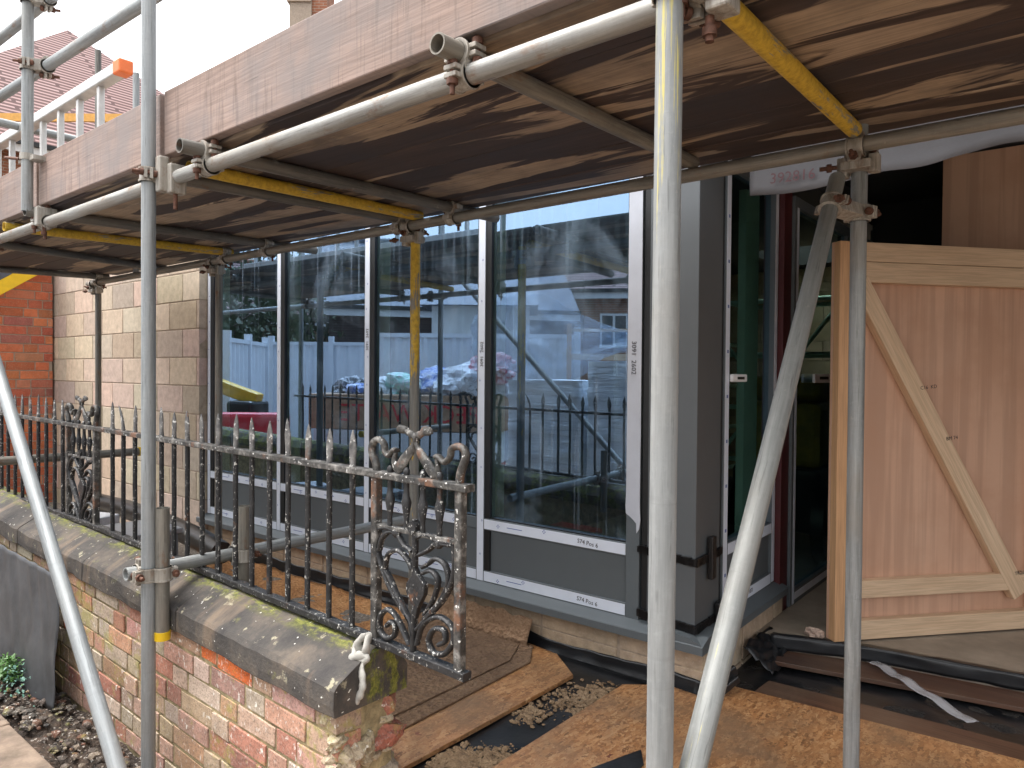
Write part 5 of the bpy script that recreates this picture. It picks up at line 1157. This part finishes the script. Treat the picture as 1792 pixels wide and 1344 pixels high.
roof_house('dark_brick_house', 'dark brown brick house with a slate roof beyond the hoarding, mirrored in the glass', (-16.5, -11.5, 0), R(130), 7, 5, 3.4, 2.4, 'dark_brick', windows=[(-1, 1.6, .9, 1.0), (1.5, 1.6, .9, 1.0)], roofmat='slate')
roof_house('far_brick_house', 'pale brown brick house among trees, mirrored in the second window from the left', (-27, -13, 0), R(115), 9, 6, 3.6, 2.6, 'skip_tan', windows=[(-2.5, 2.2, .9, 1.2), (0, 2.2, .9, 1.2), (2.5, 2.2, .9, 1.2)])
roof_house('orange_brick_house', 'orange brick house behind the wrapped pallets, mirrored in the rightmost window', (-10.5, -18.5, 0), R(150), 10, 6, 4.2, 1.5, 'orange_brick', windows=[(-2.5, 2.4, .9, 1.1), (.5, 2.4, .9, 1.1), (3, 2.4, .9, 1.1)])
tf = thing('timber_trestle', 'pale timber trestle frame behind the wrapped pallets, mirrored in the rightmost window', 'frame', (-5.1, -1.8, 0), -.6)
mesh('post', MB().box((-.03, -.03, 0), (.03, .03, 2.2)), M['pine_z'], tf); mesh('post', MB().box((.77, -.03, 0), (.83, .03, 2.2)), M['pine_z'], tf); mesh('rail', MB().box((.03, -.02, 2.10), (.77, .02, 2.14)), M['pine'], tf); mesh('rail', MB().box((.03, -.02, 1.74), (.77, .02, 1.82)), M['pine'], tf)
# crumpled clear sheet behind the pallets
t_ = NT('clear_polythene'); t_.col((.55, .68, .85)); t_.rough(.12); t_.b.inputs['Alpha'].default_value = .24; t_.bump(t_.noise(5, None, 5, .7, .8), .8, .06)
def poly_(u, v):
    x = -5.9 + 2.6 * u; y = -.85 + .35 * u; top = 2.25 + .25 * math.sin(u * 5) ; bot = 1.45 + .25 * u + .12 * math.sin(u * 9)
    return V((x + .08 * noise.noise(V((u * 5, v * 4, 0))), y + .22 * noise.noise(V((u * 4, v * 3, 5))) + .06 * noise.noise(V((u * 15, v * 9, 2))), bot + (top - bot) * v))
tag(mesh('polythene_sheet', MB().grid(poly_, 60, 24), t_.m, solid=.002), 'crumpled bluish clear sheet hung behind the wrapped pallets, mirrored in the rightmost window', 'plastic sheet')
# trees
def tree(loc, h, r, label, seed):
    t = thing('tree', label, 'tree', loc, 0, 'trees beyond the hoardings'); q = random.Random(seed); mb = MB()
    mb.cyl((0, 0, 0), (0, 0, h * .55), .16, 10, .08)
    for k in range(7):
        a = q.uniform(0, 6.28); mb.cyl((0, 0, h * (.3 + .04 * k)), (math.cos(a) * r * .7, math.sin(a) * r * .7, h * (.55 + .06 * k)), .06, 7, .02)
    mesh('trunk', mb, M['bark'], t); lf = MB()
    cs = [(V((q.gauss(0, r * .45), q.gauss(0, r * .45), h * q.uniform(.25, .95))), q.uniform(.3, .55) * r) for _ in range(24)]
    for k in range(2200):
        c, rr_ = q.choice(cs); p = c + V((q.gauss(0, 1), q.gauss(0, 1), q.gauss(0, .8))) * rr_ * .5; s = q.uniform(.05, .13)
        e = Euler((q.uniform(0, 6.28), q.uniform(0, 6.28), 0)).to_matrix(); lf.add([p + e @ V(v) * s for v in ((-1, -.5, 0), (1, -.5, 0), (1, .5, 0), (-1, .5, 0))], [(0, 1, 2, 3)])
    mesh('crown', lf, M['leaf'], t)
tree((-17.5, -3.2, 0), 5.0, 2.4, 'bushy dark tree nearest the angled hoarding, mirrored in the leftmost window', 1)
tree((-19.5, -5.8, 0), 5.5, 2.6, 'dark tree mirrored above the second window hoarding', 2)
tree((-21.5, -9.0, 0), 4.6, 2.4, 'dark tree in front of the pale brown house, mirrored in the glass', 3)
tree((-16.0, -.4, 0), 5.2, 2.2, 'tall dark tree at the left edge of the reflection', 4)
